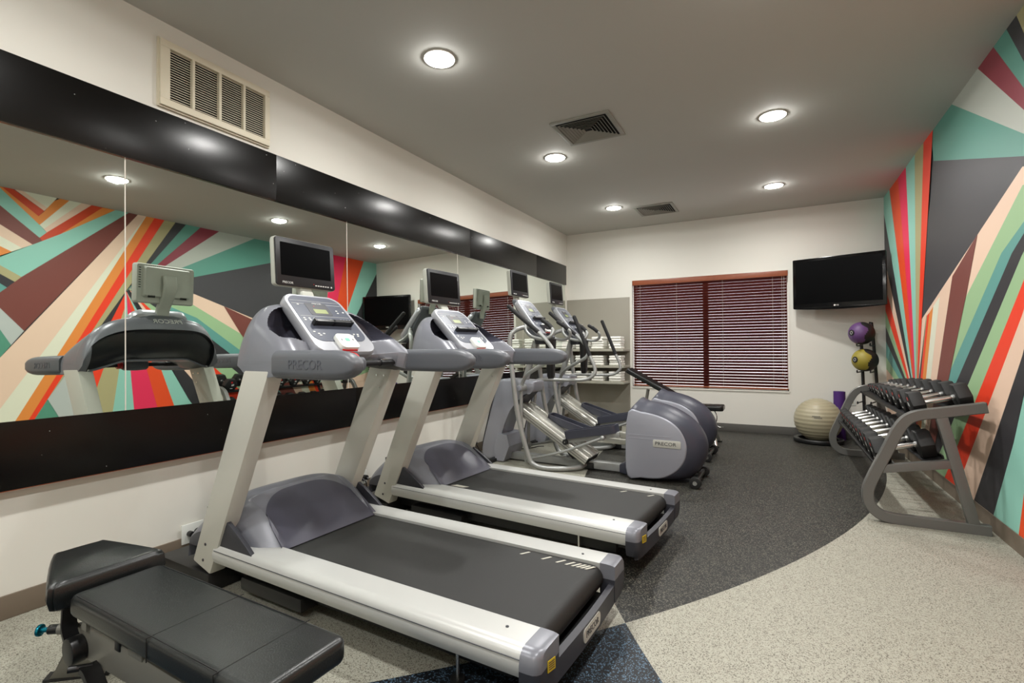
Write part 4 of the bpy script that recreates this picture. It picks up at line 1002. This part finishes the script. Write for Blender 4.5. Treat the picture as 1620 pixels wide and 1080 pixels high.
for i in range(n-1):
    t.faces.new((vb[i], vb[i+1], vb[2*n-2-i], vb[2*n-1-i])); t.faces.new((va[i], va[i+1], va[2*n-2-i], va[2*n-1-i]))
bmesh.ops.recalc_face_normals(t, faces=t.faces); b.merge(t, 'mat_purple'); b.build('roll', YM, 40)

# ================================================================== WALL TELEVISION
TV = thing('television', 'black flat screen television on the back wall right of the window', 'television', (.685, 7.30, 1.985), R(-17))
b = MB(); w, h = .985, .64
b.prism(rrect(w, h, .012, 3), -.035, .0, 'black_gloss', 'y', bevel=.006) if 0 else b.prism(rrect(w, h, .012, 3), -.03, .02, 'black_gloss', 'y', bevel=.006)
b.prism([(-w/2+.005, -h/2+.012)]+[(x, -h/2-.022*(1-(2*x/w)**2)) for x in [w*(-.49+.98*k/14) for k in range(15)]]+[(w/2-.005, -h/2+.012)], -.034, .015, 'black_gloss', 'y', bevel=.003)
b.box((-w*.42, .02, -h*.4), (w*.42, .07, h*.4), 'black_plastic', bevel=.01)
b.build('cabinet', TV)
b = MB(); b.box((-w/2+.035, -.032, -h/2+.06), (w/2-.035, -.0295, h/2-.035), 'screen_black'); b.build('screen', TV)
Mt = basis((-.02, -.0315, -h/2+.028), (1, 0, 0), (0, 0, 1))
text('brand_text', 'LG', .022, 'text_light', Mt @ Matrix.Translation((.022, 0, 0)), TV, .001, bold=.0005)
b = MB(); b.cyl((0, 0, 0), (0, 0, .0012), .011, 'text_light', 20, M=Mt @ Matrix.Translation((-.008, 0, 0))); b.build('brand_disc', TV)
b = MB()
for k in range(5): b.box((w*.30+k*.018, -.034, -h/2+.004), (w*.30+k*.018+.008, -.031, -h/2+.007), 'text_light', bevel=.0008)
b.build('buttons', TV)
b = MB(); b.box((-.10, .06, -.15), (.10, .075, .15), 'black_plastic', bevel=.004); b.box((-.03, .07, -.03), (.03, .24, .03), 'black_plastic', bevel=.006); b.build('wall_mount', TV)

# ================================================================== TOWEL SHELVES
CX0, CX1 = XL+.005, -1.985
b = MB(); b.box((CX0, YB-.014, .0), (CX1, YB-.001, 1.96), 'panel_greige', bevel=.003); pn = b.build('wall_panel'); pn['kind'] = 'structure'; pn.name = 'trim_3'; tag(pn, 'grey painted panel behind the towel shelves')
SHZ = [1.16, .912, .672]; SHY = 7.20
names = ['upper', 'middle', 'lower']
for z, nme in zip(SHZ, names):
    b = MB(); b.box((CX0, SHY, z-.035), (CX1, YB-.015, z), 'shelf_greige', bevel=.003); s = b.build('wall_shelf'); tag(s, 'grey wooden wall shelf, the %s of three stacked with towels' % nme, 'shelf', 'towel shelves')
colx = [-2.125, -2.40, -2.655, -2.90]
cn = ['rightmost stack', 'second stack from the right', 'third stack from the right', 'leftmost stack']
lv = {5: ['bottom', 'second from bottom', 'middle', 'second from top', 'top'], 4: ['bottom', 'second from bottom', 'second from top', 'top']}
tm = []
for v in range(3):
    b = MB(); rnd = random.Random(v)
    w, d, h = .178, .24, .036
    for q, (z0, hh) in enumerate(((0, h),)):
        zc = z0+hh/2; pts = rrect(d, hh-.0015, .0155, 6)
        rings = []
        for k in range(13):
            x = -w/2+w*k/12; e = .90 if k in (0, 12) else .97 if k in (1, 11) else 1; jz = rnd.uniform(-.0014, .0014); jy = rnd.uniform(-.003, .003)
            rings.append([(x, py*(.5+.5*e)+jy, zc+pz*e+jz) for py, pz in pts])
        b.loft(rings, 'towel_white')
    for sx in (-1, 1):
        for q in range(3): b.tube([(sx*(w/2-.001), -d/2+.02, h*(.25+.25*q)), (sx*(w/2+.0015), 0, h*(.25+.25*q)+.001), (sx*(w/2-.001), d/2-.02, h*(.25+.25*q))], .0042, 'towel_white', 6, 3)
    o = b.build('folded_towel', None, 60); tm.append(o.data); bpy.data.objects.remove(o)
rnd = random.Random(3)
for sz, sn in zip(SHZ, names):
    for x, c in zip(colx, cn):
        n = 5 if sn == 'upper' and c in ('rightmost stack', 'second stack from the right') else 4
        if sn == 'lower': n = 4
        for k in range(n):
            o = bpy.data.objects.new('folded_towel', tm[rnd.randrange(3)]); COL.objects.link(o)
            o.location = (x+rnd.uniform(-.006, .006), SHY+.145+rnd.uniform(-.008, .012), sz+.0015+k*.0375); o.rotation_euler = (0, 0, rnd.uniform(-.05, .05)+(PI if rnd.random() < .4 else 0))
            tag(o, 'white folded towel, %s, %s, %s shelf' % (lv[n][k], c, sn), 'towel', 'folded towels on the wall shelves')
# cables on the floor behind the machines
for pts, l in (([(-2.98, 1.70, .10), (-2.96, 1.72, .03), (-2.93, 1.85, .008), (-2.96, 2.3, .008), (-2.95, 2.9, .008), (-2.96, 3.0, .05), (-2.965, 3.0, .11)], 'black power cable along the left wall between the two treadmills'),
               ([(-2.965, 4.68, .12), (-2.90, 4.72, .02), (-2.75, 4.95, .008), (-2.55, 5.25, .008), (-2.52, 5.36, .008), (-2.46, 5.40, .008)], 'black power cable on the floor between the two elliptical trainers')):
    b = MB(); b.tube(pts, .005, 'black_plastic', 8, 6); tag(b.build('power_cable', None, 60), l, 'cable')
